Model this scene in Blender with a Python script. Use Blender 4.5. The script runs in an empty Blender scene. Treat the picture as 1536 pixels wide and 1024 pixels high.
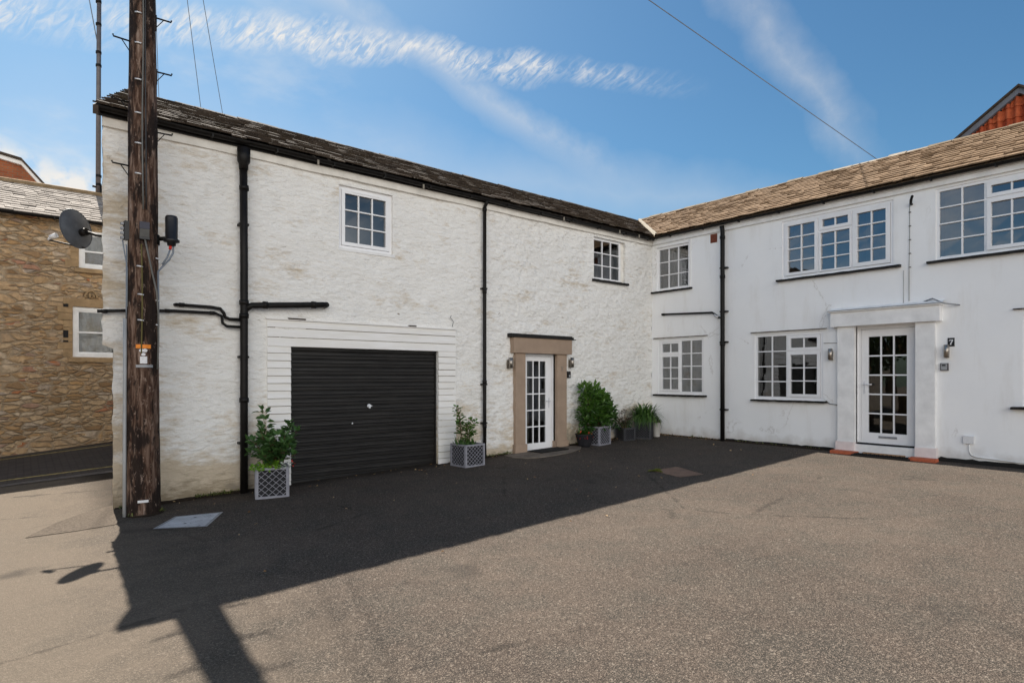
import bpy, bmesh, math, random
from mathutils import Vector, Matrix, noise
R = math.radians
random.seed(11)
scene = bpy.context.scene
col = scene.collection
NOISE_OFF = Vector((3.1, 7.7, 1.3))

# ------------------------------------------------------------------ materials
class NT:
    def __init__(self, name):
        self.m = bpy.data.materials.new(name); self.m.use_nodes = True
        self.t = self.m.node_tree; self.n = self.t.nodes; self.l = self.t.links
        self.b = self.n['Principled BSDF']; self.out = self.n['Material Output']
        self._co = None
    def new(self, typ, **k):
        x = self.n.new(typ)
        for a, v in k.items(): setattr(x, a, v)
        return x
    def put(self, sock, v):
        if hasattr(v, 'is_linked') or isinstance(v, bpy.types.NodeSocket): self.l.new(v, sock)
        else: sock.default_value = v
    def co(self):
        if self._co is None:
            self._co = self.new('ShaderNodeTexCoord').outputs['Object']
        return self._co
    def map(self, scale=(1,1,1), loc=(0,0,0), rot=(0,0,0), vec=None):
        x = self.new('ShaderNodeMapping'); self.l.new(vec or self.co(), x.inputs[0])
        x.inputs['Scale'].default_value = scale; x.inputs['Location'].default_value = loc; x.inputs['Rotation'].default_value = rot
        return x.outputs[0]
    def noise(self, scale, detail=4, rough=.55, vec=None, dist=0):
        x = self.new('ShaderNodeTexNoise'); self.l.new(vec or self.co(), x.inputs['Vector'])
        x.inputs['Scale'].default_value = scale; x.inputs['Detail'].default_value = detail
        x.inputs['Roughness'].default_value = rough; x.inputs['Distortion'].default_value = dist
        return x.outputs['Fac']
    def vor(self, scale, vec=None, feature='F1', out='Distance', rnd=1):
        x = self.new('ShaderNodeTexVoronoi', feature=feature); self.l.new(vec or self.co(), x.inputs['Vector'])
        x.inputs['Scale'].default_value = scale
        x.inputs['Randomness'].default_value = rnd
        return x.outputs[out]
    def ramp(self, f, *stops, interp='LINEAR'):
        x = self.new('ShaderNodeValToRGB'); self.l.new(f, x.inputs[0]); e = x.color_ramp.elements
        x.color_ramp.interpolation = interp
        while len(e) < len(stops): e.new(.5)
        for i, (p, c) in enumerate(stops):
            e[i].position = p
            e[i].color = (c, c, c, 1) if isinstance(c, (int, float)) else (*c, 1)
        return x.outputs[0]
    def mix(self, f, a, b, mode='MIX'):
        x = self.new('ShaderNodeMix', data_type='RGBA', blend_type=mode)
        self.put(x.inputs[0], f)
        for i, v in ((6, a), (7, b)):
            if isinstance(v, tuple): x.inputs[i].default_value = (*v[:3], 1)
            else: self.l.new(v, x.inputs[i])
        return x.outputs[2]
    def math(self, op, a, b=0., clamp=False):
        x = self.new('ShaderNodeMath', operation=op, use_clamp=clamp)
        self.put(x.inputs[0], a); self.put(x.inputs[1], b)
        return x.outputs[0]
    def sep(self, vec=None):
        x = self.new('ShaderNodeSeparateXYZ'); self.l.new(vec or self.co(), x.inputs[0]); return x.outputs
    def attr(self, name='tint'):
        return self.new('ShaderNodeAttribute', attribute_name=name).outputs['Color']
    def bump(self, h, strength=.5, dist=.01, prev=None):
        x = self.new('ShaderNodeBump'); self.l.new(h, x.inputs['Height'])
        x.inputs['Strength'].default_value = strength; x.inputs['Distance'].default_value = dist
        if prev: self.l.new(prev, x.inputs['Normal'])
        self.l.new(x.outputs[0], self.b.inputs['Normal']); return x.outputs[0]
    def base(self, c, rough=.8, spec=.3, metal=0):
        if isinstance(c, tuple): self.b.inputs['Base Color'].default_value = (*c, 1)
        else: self.l.new(c, self.b.inputs['Base Color'])
        self.put(self.b.inputs['Roughness'], rough)
        self.b.inputs['Specular IOR Level'].default_value = spec
        self.b.inputs['Metallic'].default_value = metal
        return self

def simple(name, c, rough=.6, spec=.3, metal=0, var=.25, vs=6, bump=0, bs=60, bd=.002):
    n = NT(name)
    f = n.noise(vs, 5, .6)
    dark = tuple(x * (1 - var) for x in c); lite = tuple(min(1, x * (1 + var * .6)) for x in c)
    n.base(n.mix(n.ramp(f, (.3, 0), (.7, 1)), dark, lite), rough, spec, metal)
    if bump: n.bump(n.noise(bs, 3), bump, bd)
    return n.m

M = {}
def mat_rubble_paint():
    n = NT('white_painted_rubble')
    z = n.sep()[2]
    st = n.noise(1.0, 6, .62, n.map((.9, .9, 2.6)))
    fine = n.noise(5, 6, .65, n.map((1, 1, 3.2)))
    low = n.math('MULTIPLY', n.math('SUBTRACT', 1.4, z), .55, True)
    xx = n.sep()[0]
    leftw = n.math('MULTIPLY', n.math('SUBTRACT', -10.2, xx), .55, True)
    rightw = n.math('MULTIPLY', n.math('ADD', xx, 6.6), .4, True)
    stain = n.math('ADD', n.math('MULTIPLY', st, 1.0), n.math('MULTIPLY', low, .36))
    stain = n.math('ADD', stain, n.math('MULTIPLY', n.math('SUBTRACT', fine, .5), .6))
    stain = n.math('ADD', stain, n.math('MULTIPLY', leftw, .16))
    sm = n.ramp(stain, (.56, 0), (.78, .95))
    c = n.mix(n.math('MULTIPLY', sm, .78), (.90, .885, .85), (.53, .40, .235))
    tone = n.noise(.8, 3)
    c = n.mix(n.math('MULTIPLY', n.ramp(tone, (.35, 1), (.65, 0)), .07), c, (.62, .59, .55))
    # mossy dirty foot of the wall
    zz = n.math('ADD', n.math('ADD', z, .12), n.math('MULTIPLY', n.math('SUBTRACT', fine, .5), .9))
    foot = n.ramp(zz, (.0, 1), (.26, 0))
    cav = n.noise(7.5, 6, .66, n.map((1, 1, 2.0), (6, 2, 3)), .4)
    cavm = n.math('MULTIPLY', n.ramp(cav, (.30, 1), (.46, 0)), n.math('ADD', .10, n.math('MULTIPLY', rightw, .14)))
    c = n.mix(cavm, c, (.40, .34, .27))  # relief shade put into the colour, darker in the noise lows
    c = n.mix(n.math('MULTIPLY', foot, .7), c, (.20, .15, .085))
    # horizontal cracks and chips
    cr = n.noise(2.6, 7, .72, n.map((1.1, 1.1, 5.2), (4, 1, 2)), 1.2)
    reg = n.ramp(n.noise(.55, 2, .5, n.map((1, 1, 1), (9.3, 0, 4.1))), (.42, 0), (.62, 1))
    ck = n.math('MULTIPLY', n.ramp(cr, (.625, 0), (.68, 1)), n.math('ADD', n.math('MULTIPLY', reg, .55), n.math('ADD', .18, n.math('MULTIPLY', rightw, .3))), True)
    c = n.mix(n.math('MULTIPLY', ck, .8), c, (.27, .20, .13))
    # sparse small chips showing stone
    ch = n.noise(6.5, 3, .5, n.map((1, 1, 1.5), (2, 5, 8)))
    c = n.mix(n.ramp(ch, (.765, 0), (.785, .9)), c, (.22, .15, .09))
    n.base(c, .85, .2)
    b1 = n.bump(n.vor(6.0, n.map((.9, 1, 2.7)), 'SMOOTH_F1'), .28, .05)
    b2 = n.bump(n.noise(9, 6, .64, n.map((1, 1, 2.0)), .6), .75, .05, b1)
    lump = n.math('MULTIPLY', n.math('ADD', n.vor(8.5, n.map((1, 1, 1.35), (1, 1, 1)), 'SMOOTH_F1'), n.noise(13, 5, .65)), n.math('ADD', .12, n.math('MULTIPLY', rightw, .6)))
    b3 = n.bump(lump, .8, .045, b2)
    n.bump(n.noise(70, 3), .25, .004, b3)
    return n.m
M['rubble'] = mat_rubble_paint()

def mat_render():
    n = NT('white_smooth_render')
    z = n.sep()[2]
    c = n.mix(n.ramp(n.noise(.9, 5, .6), (.35, 0), (.7, 1)), (.87, .875, .88), (.91, .91, .905))
    st = n.noise(1.3, 6, .65, n.map((2.6, 2.6, .5)))
    c = n.mix(n.math('MULTIPLY', n.ramp(st, (.52, 0), (.72, 1)), .22), c, (.55, .50, .43))
    zz = n.math('ADD', n.math('SUBTRACT', z, .15), n.math('MULTIPLY', n.math('SUBTRACT', n.noise(3.5, 5), .5), .5))
    c = n.mix(n.math('MULTIPLY', n.ramp(zz, (.0, 1), (.22, 0)), .45), c, (.36, .30, .23))
    hc = n.vor(.55, n.map((1, 1, .8), (3, 1, 6)), 'DISTANCE_TO_EDGE')
    hc = n.math('ADD', hc, n.math('MULTIPLY', n.math('SUBTRACT', n.noise(2.4, 6, .7), .5), .16))
    hm = n.math('MULTIPLY', n.ramp(n.math('ABSOLUTE', hc), (.0, 1), (.005, 0)), n.ramp(n.noise(.8, 2), (.50, 0), (.56, 1)))
    c = n.mix(n.math('MULTIPLY', hm, .5), c, (.45, .42, .38))
    sp = n.noise(5.5, 3, .5)
    c = n.mix(n.ramp(sp, (.755, 0), (.775, .7)), c, (.4, .35, .29))
    n.base(c, .8, .25)
    b = n.bump(n.noise(3.2, 3), .35, .02)
    n.bump(n.noise(110, 3), .2, .003, b)
    return n.m
M['render'] = mat_render()
M['upvc'] = simple('white_upvc', (.86, .86, .87), .32, .45, var=.05, vs=3)
M['white_paint'] = simple('white_paint', (.85, .845, .835), .6, .3, var=.13, vs=4, bump=.2, bs=40)
M['cream_paint'] = simple('cream_plaster', (.82, .79, .73), .75, .25, var=.14, vs=5, bump=.4, bs=30, bd=.005)
M['black'] = simple('black_painted_iron', (.009, .0078, .0072), .5, .22, var=.5, vs=9, bump=.35, bs=25, bd=.004)
M['black_plastic'] = simple('black_plastic', (.02, .02, .022), .4, .4, var=.3)
M['dark_sill'] = simple('black_painted_stone', (.011, .010, .009), .6, .3, var=.5, vs=12, bump=.5, bs=30, bd=.004)
M['tan'] = simple('tan_masonry_paint', (.36, .265, .195), .7, .25, var=.12, vs=4, bump=.2, bs=90)
M['chrome'] = simple('brushed_steel', (.40, .36, .315), .42, .5, 1, var=.1)
M['grey_plastic'] = simple('grey_plastic', (.36, .37, .38), .5, .4, var=.12)
M['steel_grey'] = simple('galvanised_steel', (.30, .31, .33), .5, .4, .3, var=.25, vs=14)
M['silver'] = simple('aluminium_cleat', (.72, .73, .76), .4, .5, .2, var=.1)
M['orange'] = simple('orange_plate', (.80, .24, .015), .5, .4, var=.15, vs=30)
M['white_plate'] = simple('white_plate', (.75, .75, .76), .5, .4, var=.15, vs=50)
M['red_band'] = simple('red_band', (.6, .03, .02), .5, .4)
M['terracotta'] = simple('terracotta_tile', (.52, .13, .06), .7, .3, var=.22, vs=16, bump=.3, bs=60)
M['brick_vent'] = simple('terracotta_vent', (.21, .07, .045), .8, .2, var=.3, vs=20)
M['rubber'] = simple('black_rubber_mat', (.02, .019, .018), .85, .2, var=.5, vs=60, bump=.6, bs=140, bd=.006)
M['mat_strip'] = simple('coir_strip', (.42, .25, .14), .9, .1, var=.3, vs=40, bump=.5, bs=120)
M['concrete'] = simple('worn_concrete', (.19, .16, .13), .9, .2, var=.4, vs=5, bump=.6, bs=50, bd=.006)
M['lead'] = simple('white_mortar', (.30, .27, .22), .8, .2, var=.25, vs=7, bump=.5, bs=30, bd=.01)
M['soil'] = simple('soil', (.035, .025, .018), .95, .1, var=.5, vs=20, bump=.8, bs=40, bd=.02)
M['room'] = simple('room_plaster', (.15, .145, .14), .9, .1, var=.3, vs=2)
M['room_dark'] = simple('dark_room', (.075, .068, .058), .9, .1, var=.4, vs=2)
M['curtain'] = simple('pale_curtain', (.72, .70, .66), .9, .1, var=.15, vs=6)
M['blind'] = simple('grey_blind', (.20, .21, .19), .9, .1, var=.1, vs=3)
M['lattice'] = simple('grey_lattice', (.27, .27, .305), .6, .3, var=.2, vs=14)
M['lattice_dark'] = simple('dark_lattice', (.05, .05, .055), .6, .3, var=.25, vs=14)
M['planter_inner'] = simple('black_planter_liner', (.022, .022, .026), .7, .2, var=.4, vs=10)
M['stem'] = simple('woody_stem', (.12, .08, .045), .9, .1, var=.3, vs=30)
M['pot_white'] = simple('white_pot', (.55, .53, .49), .6, .3, var=.15, vs=8)
M['wood_dark'] = simple('dark_board', (.06, .045, .035), .8, .2, var=.4, vs=10)
M['wire'] = simple('grey_cable', (.20, .23, .27), .6, .3, var=.2)
M['cable_grey'] = simple('pale_grey_cable', (.15, .15, .14), .6, .3, var=.2)
M['ridge_pale'] = simple('pale_ridge_stone', (.27, .23, .18), .9, .2, var=.3, vs=6, bump=.5, bs=30, bd=.01)
M['ridge_stone'] = simple('ridge_stone', (.17, .13, .085), .9, .2, var=.35, vs=5, bump=.6, bs=30, bd=.01)
M['dark_glass'] = simple('lamp_lens', (.02, .02, .02), .15, .5)

def mat_leaf(name, c1, c2, trans=.25):
    n = NT(name)
    a = n.new('ShaderNodeSeparateColor'); n.l.new(n.attr(), a.inputs[0])
    n.base(n.mix(a.outputs[0], c1, c2), .38, .45)
    t = n.new('ShaderNodeBsdfTranslucent'); n.l.new(n.mix(a.outputs[0], tuple(x*1.5 for x in c1), tuple(x*1.4 for x in c2)), t.inputs[0])
    ms = n.new('ShaderNodeMixShader'); ms.inputs[0].default_value = trans
    n.l.new(n.b.outputs[0], ms.inputs[1]); n.l.new(t.outputs[0], ms.inputs[2]); n.l.new(ms.outputs[0], n.out.inputs[0])
    return n.m
M['laurel'] = mat_leaf('laurel_leaf', (.016, .046, .012), (.07, .15, .04))
M['bush'] = mat_leaf('bush_leaf', (.016, .055, .008), (.088, .19, .025))
M['lime'] = mat_leaf('lime_leaf', (.09, .21, .015), (.22, .38, .04))
M['grassleaf'] = mat_leaf('strap_leaf', (.025, .075, .014), (.14, .25, .06))
M['olive'] = mat_leaf('olive_leaf', (.05, .07, .015), (.18, .2, .05))
M['dusky'] = mat_leaf('dusky_leaf', (.025, .02, .014), (.08, .06, .04))
M['petal'] = mat_leaf('red_petal', (.35, .015, .01), (.6, .04, .03))
M['dryleaf'] = mat_leaf('dry_leaf', (.16, .08, .03), (.5, .34, .16), .1)
M['tree_leaf'] = mat_leaf('tree_leaf', (.02, .05, .012), (.08, .13, .03))

def mat_glass(name, ior=1.75, tint=(.80, .86, .84), bump=.06, seed=0):
    n = NT(name); n.n.remove(n.b)
    bp = n.new('ShaderNodeBump'); n.l.new(n.noise(1.7, 2, .5, n.map((1,1,1), (seed, seed*2, 0))), bp.inputs['Height'])
    bp.inputs['Strength'].default_value = bump; bp.inputs['Distance'].default_value = .05
    g = n.new('ShaderNodeBsdfGlossy'); g.inputs['Roughness'].default_value = .015; g.inputs['Color'].default_value = (.95, .97, 1, 1)
    n.l.new(bp.outputs[0], g.inputs['Normal'])
    tr = n.new('ShaderNodeBsdfTransparent'); tr.inputs[0].default_value = (*tint, 1)
    fr = n.new('ShaderNodeFresnel'); fr.inputs[0].default_value = ior
    ms = n.new('ShaderNodeMixShader'); n.l.new(fr.outputs[0], ms.inputs[0]); n.l.new(tr.outputs[0], ms.inputs[1]); n.l.new(g.outputs[0], ms.inputs[2])
    n.l.new(ms.outputs[0], n.out.inputs[0])
    return n.m
M['glass_soft'] = mat_glass('soft_window_glass', 2.15, (.6, .64, .64), .03)
M['glass'] = mat_glass('window_glass', 2.9, (.62, .68, .68), .03)
M['glass_door'] = mat_glass('door_glass', 1.75, (.62, .63, .6), .03)

def mat_tile(name, c_a, c_b, lichen=None, lich_scale=9, lich_lo=.62, rough=.9):
    n = NT(name)
    a = n.new('ShaderNodeSeparateColor'); n.l.new(n.attr(), a.inputs[0])
    c = n.mix(a.outputs[0], c_a, c_b)
    f = n.noise(7, 6, .65)
    c = n.mix(n.math('MULTIPLY', n.ramp(f, (.35, 1), (.6, 0)), .5), c, tuple(x * .45 for x in c_a))
    if lichen:
        l1 = n.ramp(n.noise(lich_scale, 3, .55, n.map((1, .33, .33)) if lich_scale > 30 else None), (lich_lo, 0), (lich_lo + .03, 1))
        c = n.mix(n.math('MULTIPLY', l1, .85), c, lichen)
        l2 = n.ramp(n.noise(4, 5, .6, n.map((1,1,1), (3, 3, 3))), (.57, 0), (.68, 1))
        c = n.mix(n.math('MULTIPLY', l2, .5), c, (.06, .042, .018))
    n.base(c, rough, .2)
    n.bump(n.noise(26, 5, .6), .6, .012)
    return n.m
M['tile_dark'] = mat_tile('dark_lichened_tile', (.046, .034, .025), (.090, .068, .051), (.26, .235, .205), 42, .645)
M['tile_tan'] = mat_tile('tan_stone_tile', (.190, .127, .078), (.268, .184, .116))
M['tile_pale'] = mat_tile('pale_weathered_slate', (.22, .19, .165), (.42, .375, .33))
M['pantile'] = mat_tile('red_pantile', (.38, .075, .032), (.60, .15, .06))

def mat_asphalt():
    n = NT('worn_asphalt')
    big = n.noise(.45, 5, .6); mid = n.noise(2.4, 4, .6)
    v = n.new('ShaderNodeTexVoronoi'); n.l.new(n.co(), v.inputs['Vector']); v.inputs['Scale'].default_value = 150
    sp = n.new('ShaderNodeSeparateColor'); n.l.new(v.outputs['Color'], sp.inputs[0])
    v2 = n.new('ShaderNodeTexVoronoi'); n.l.new(n.co(), v2.inputs['Vector']); v2.inputs['Scale'].default_value = 75
    sp2 = n.new('ShaderNodeSeparateColor'); n.l.new(v2.outputs['Color'], sp2.inputs[0])
    c = n.mix(n.ramp(big, (.34, 0), (.64, 1)), (.056, .0445, .037), (.098, .077, .062))
    c = n.mix(n.math('MULTIPLY', n.ramp(mid, (.38, 1), (.58, 0)), .4), c, (.046, .048, .042))
    c = n.mix(n.ramp(sp.outputs[0], (.0, .95), (.46, 0)), c, (.024, .021, .019))
    c = n.mix(n.ramp(sp.outputs[1], (.62, 0), (1, .7)), c, (.235, .19, .152))
    c = n.mix(n.ramp(sp2.outputs[0], (.955, 0), (.975, .45)), c, (.27, .23, .19))
    c = n.mix(n.ramp(sp2.outputs[1], (0, .6), (.09, 0)), c, (.03, .027, .025))
    # paler sandy lane to the left, mossy grime along the house foot
    s = n.sep()
    edge = n.math('ADD', n.math('MULTIPLY', s[0], -1.), n.math('MULTIPLY', n.math('SUBTRACT', mid, .5), 2.2))
    lane = n.ramp(n.math('MULTIPLY', n.math('SUBTRACT', edge, 10.6), .55, True), (0, 0), (1, 1))
    c = n.mix(n.math('MULTIPLY', lane, .62), c, (.175, .143, .11))
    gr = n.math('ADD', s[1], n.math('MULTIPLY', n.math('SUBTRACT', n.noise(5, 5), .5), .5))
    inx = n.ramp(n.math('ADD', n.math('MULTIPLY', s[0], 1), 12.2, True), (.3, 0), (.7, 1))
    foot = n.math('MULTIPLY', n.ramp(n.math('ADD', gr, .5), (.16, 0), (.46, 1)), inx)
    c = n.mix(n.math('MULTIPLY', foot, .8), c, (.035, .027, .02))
    # seams, drips and worn wheel tracks
    ed = n.vor(.33, n.map((1, 1, .01), (2.3, 1.1, 0)), 'DISTANCE_TO_EDGE')
    ed = n.math('ADD', ed, n.math('MULTIPLY', n.math('SUBTRACT', n.noise(3, 6, .7), .5), .10))
    seam = n.math('MULTIPLY', n.ramp(ed, (.0, 1), (.008, 0)), n.ramp(n.noise(.5, 2), (.5, 0), (.56, 1)))
    c = n.mix(n.math('MULTIPLY', seam, .45), c, (.02, .018, .016))
    oil = n.ramp(n.noise(1.1, 3, .5, n.map((1, 1, 1), (7, 3, 0))), (.66, 0), (.76, 1))
    c = n.mix(n.math('MULTIPLY', oil, .55), c, (.03, .027, .025))
    n.base(c, .93, .12)
    b = n.bump(v.outputs['Distance'], .7, .010)
    n.bump(n.noise(30, 4), .3, .008, b)
    return n.m
M['asphalt'] = mat_asphalt()
M['patch'] = simple('patched_tarmac', (.105, .085, .067), .95, .1, var=.5, vs=40, bump=.8, bs=90, bd=.01)
M['yellow'] = simple('worn_yellow_line', (.42, .33, .14), .9, .1, var=.5, vs=14)
M['gutter_strip'] = simple('dark_gutter_setts', (.16, .14, .125), .9, .1, var=.4, vs=8, bump=.6, bs=20, bd=.02)

def mat_setts():
    n = NT('granite_setts')
    v = n.map((1, 1, 1), rot=(0, 0, 0))
    br = n.new('ShaderNodeTexBrick'); n.l.new(v, br.inputs['Vector'])
    for k, x in (('Scale', 1), ('Brick Width', .22), ('Row Height', .12), ('Mortar Size', .012), ('Bias', -.1)): br.inputs[k].default_value = x
    br.inputs['Color1'].default_value = (.065, .055, .048, 1); br.inputs['Color2'].default_value = (.10, .083, .07, 1); br.inputs['Mortar'].default_value = (.04, .034, .03, 1)
    n.base(n.mix(n.math('MULTIPLY', n.noise(6, 5), .5), br.outputs[0], (.06, .05, .045)), .8, .3)
    n.bump(br.outputs['Fac'], .8, -.02)
    return n.m
M['setts'] = mat_setts()

def mat_rubble_stone():
    n = NT('honey_rubble_stone')
    wob = n.new('ShaderNodeVectorMath', operation='ADD')
    nz = n.new('ShaderNodeTexNoise'); n.l.new(n.co(), nz.inputs['Vector']); nz.inputs['Scale'].default_value = 7.0
    sc = n.new('ShaderNodeVectorMath', operation='SCALE'); n.l.new(nz.outputs['Color'], sc.inputs[0]); sc.inputs['Scale'].default_value = .05
    n.l.new(n.co(), wob.inputs[0]); n.l.new(sc.outputs[0], wob.inputs[1])
    mp = n.map((4.6, 4.6, 12.0), vec=wob.outputs[0])
    v = n.new('ShaderNodeTexVoronoi'); n.l.new(mp, v.inputs['Vector']); v.inputs['Scale'].default_value = 1.0
    mp2 = n.map((3.0, 3.0, 7.6), (3, 1, 2), vec=wob.outputs[0])
    v2 = n.new('ShaderNodeTexVoronoi'); n.l.new(mp2, v2.inputs['Vector']); v2.inputs['Scale'].default_value = 1.0
    pick = n.ramp(n.noise(1.3, 3, .6, n.map((.6, .6, 1.6), (5, 5, 5))), (.50, 0), (.53, 1))
    s = n.new('ShaderNodeSeparateColor'); n.l.new(n.mix(pick, v.outputs['Color'], v2.outputs['Color']), s.inputs[0])
    e = n.mix(pick, n.ramp(n.vor(1.0, mp, 'DISTANCE_TO_EDGE'), (0, 0), (1, 1)), n.ramp(n.vor(1.0, mp2, 'DISTANCE_TO_EDGE'), (0, 0), (1, 1)))
    c = n.ramp(s.outputs[0], (0, (.27, .16, .08)), (.2, (.50, .33, .185)), (.42, (.60, .43, .265)), (.6, (.45, .27, .125)), (.74, (.50, .37, .25)), (.86, (.70, .54, .37)), (.95, (.37, .30, .25)), (1, (.50, .17, .06)))
    c = n.mix(n.math('MULTIPLY', n.ramp(n.noise(14, 5, .65), (.35, 1), (.60, 0)), .42), c, (.17, .11, .06))
    c = n.mix(n.ramp(e, (.02, .8), (.11, 0)), c, (.36, .275, .185))
    c = n.mix(n.math('MULTIPLY', n.ramp(n.noise(.7, 4), (.42, 0), (.65, 1)), .2), c, (.2, .14, .08))
    n.base(c, .92, .15)
    b = n.bump(n.ramp(e, (0, 0), (.16, 1)), .9, .035)
    n.bump(n.noise(16, 5, .65), .7, .02, b)
    return n.m
M['stone'] = mat_rubble_stone()
M['stone_dressed'] = simple('dressed_stone', (.36, .245, .135), .9, .15, var=.3, vs=6, bump=.6, bs=26, bd=.01)

def mat_brick(name, a, b_, m):
    n = NT(name)
    br = n.new('ShaderNodeTexBrick')
    s = n.sep(); cx = n.new('ShaderNodeCombineXYZ')
    n.l.new(n.math('ADD', s[0], s[1]), cx.inputs[0]); n.l.new(s[2], cx.inputs[1]); n.l.new(cx.outputs[0], br.inputs['Vector'])
    for k, x in (('Scale', 1), ('Brick Width', .225), ('Row Height', .075), ('Mortar Size', .008)): br.inputs[k].default_value = x
    br.inputs['Color1'].default_value = (*a, 1); br.inputs['Color2'].default_value = (*b_, 1); br.inputs['Mortar'].default_value = (*m, 1)
    c = n.mix(n.math('MULTIPLY', n.ramp(n.noise(1.5, 5), (.4, 0), (.65, 1)), .5), br.outputs[0], (.10, .05, .03))
    n.base(c, .9, .15); n.bump(br.outputs['Fac'], .5, -.01)
    return n.m
M['brick'] = mat_brick('red_brick', (.28, .075, .035), (.36, .12, .05), (.22, .15, .10))
M['ochre'] = simple('ochre_render', (.42, .26, .09), .9, .15, var=.25, vs=1.5)

def mat_pole():
    n = NT('weathered_pole_wood')
    g = n.noise(3.0, 8, .7, n.map((7, 7, .8)), .6)
    bl = n.noise(2.0, 6, .65, n.map((3.2, 3.2, .9), (5, 2, 1)))
    c = n.ramp(g, (.32, (.018, .011, .009)), (.46, (.078, .042, .028)), (.58, (.205, .135, .100)), (.72, (.37, .285, .235)))
    c = n.mix(n.ramp(bl, (.47, 0), (.54, .93)), c, (.018, .012, .010))
    fl = n.noise(5, 6, .7, n.map((5, 5, 2.2), (1, 9, 4)))
    c = n.mix(n.ramp(fl, (.60, 0), (.66, .7)), c, (.34, .25, .20))
    n.base(c, .9, .2)
    b = n.bump(n.noise(3.0, 8, .75, n.map((9, 9, .7)), .8), .8, .03)
    n.bump(fl, .4, .015, b)
    return n.m
M['pole'] = mat_pole()
def mat_garage():
    n = NT('charcoal_garage_steel')
    c = n.mix(n.ramp(n.noise(2.2, 6, .6, n.map((.6, 1, 5))), (.35, 0), (.7, 1)), (.008, .0072, .007), (.020, .018, .0165))
    n.base(c, n.ramp(n.noise(3, 5, .6, n.map((.5, 1, 3))), (.3, .34), (.7, .6)), .32)
    n.bump(n.noise(12, 4, .6, n.map((.25, 1, 9))), .35, .006)
    return n.m
M['garage'] = mat_garage()
def mat_cladding():
    n = NT('white_shiplap_paint')
    c = n.mix(n.ramp(n.noise(3, 5, .6, n.map((.5, 1, 4))), (.4, 0), (.7, 1)), (.79, .77, .73), (.87, .86, .85))
    c = n.mix(n.ramp(n.noise(3.6, 6, .7, n.map((.6, 1, 6), (3, 0, 1))), (.685, 0), (.72, .8)), c, (.3, .22, .15))
    n.base(c, .6, .3); n.bump(n.noise(8, 5, .6, n.map((.4, 1, 8))), .3, .006)
    return n.m
M['clad'] = mat_cladding()
def mat_cover(name, a, b_, sc):
    n = NT(name)
    s = n.sep()
    w = n.math('MULTIPLY', n.math('SINE', n.math('MULTIPLY', n.math('ADD', s[0], s[1]), sc)), n.math('SINE', n.math('MULTIPLY', n.math('SUBTRACT', s[0], s[1]), sc)))
    c = n.mix(n.ramp(n.noise(5, 6, .65), (.35, 0), (.65, 1)), a, b_)
    c = n.mix(n.ramp(n.noise(11, 5, .7), (.6, 0), (.68, .8)), c, (.05, .045, .04))
    n.base(c, .6, .35); n.bump(w, .5, .006)
    return n.m
M['cover_grey'] = mat_cover('worn_galvanised_cover', (.40, .41, .43), (.55, .56, .58), 90)
M['cover_rust'] = mat_cover('rusty_iron_cover', (.14, .075, .045), (.21, .12, .08), 80)
M['moss'] = simple('moss', (.14, .15, .02), .95, .1, var=.5, vs=30, bump=.8, bs=90, bd=.01)

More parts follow.
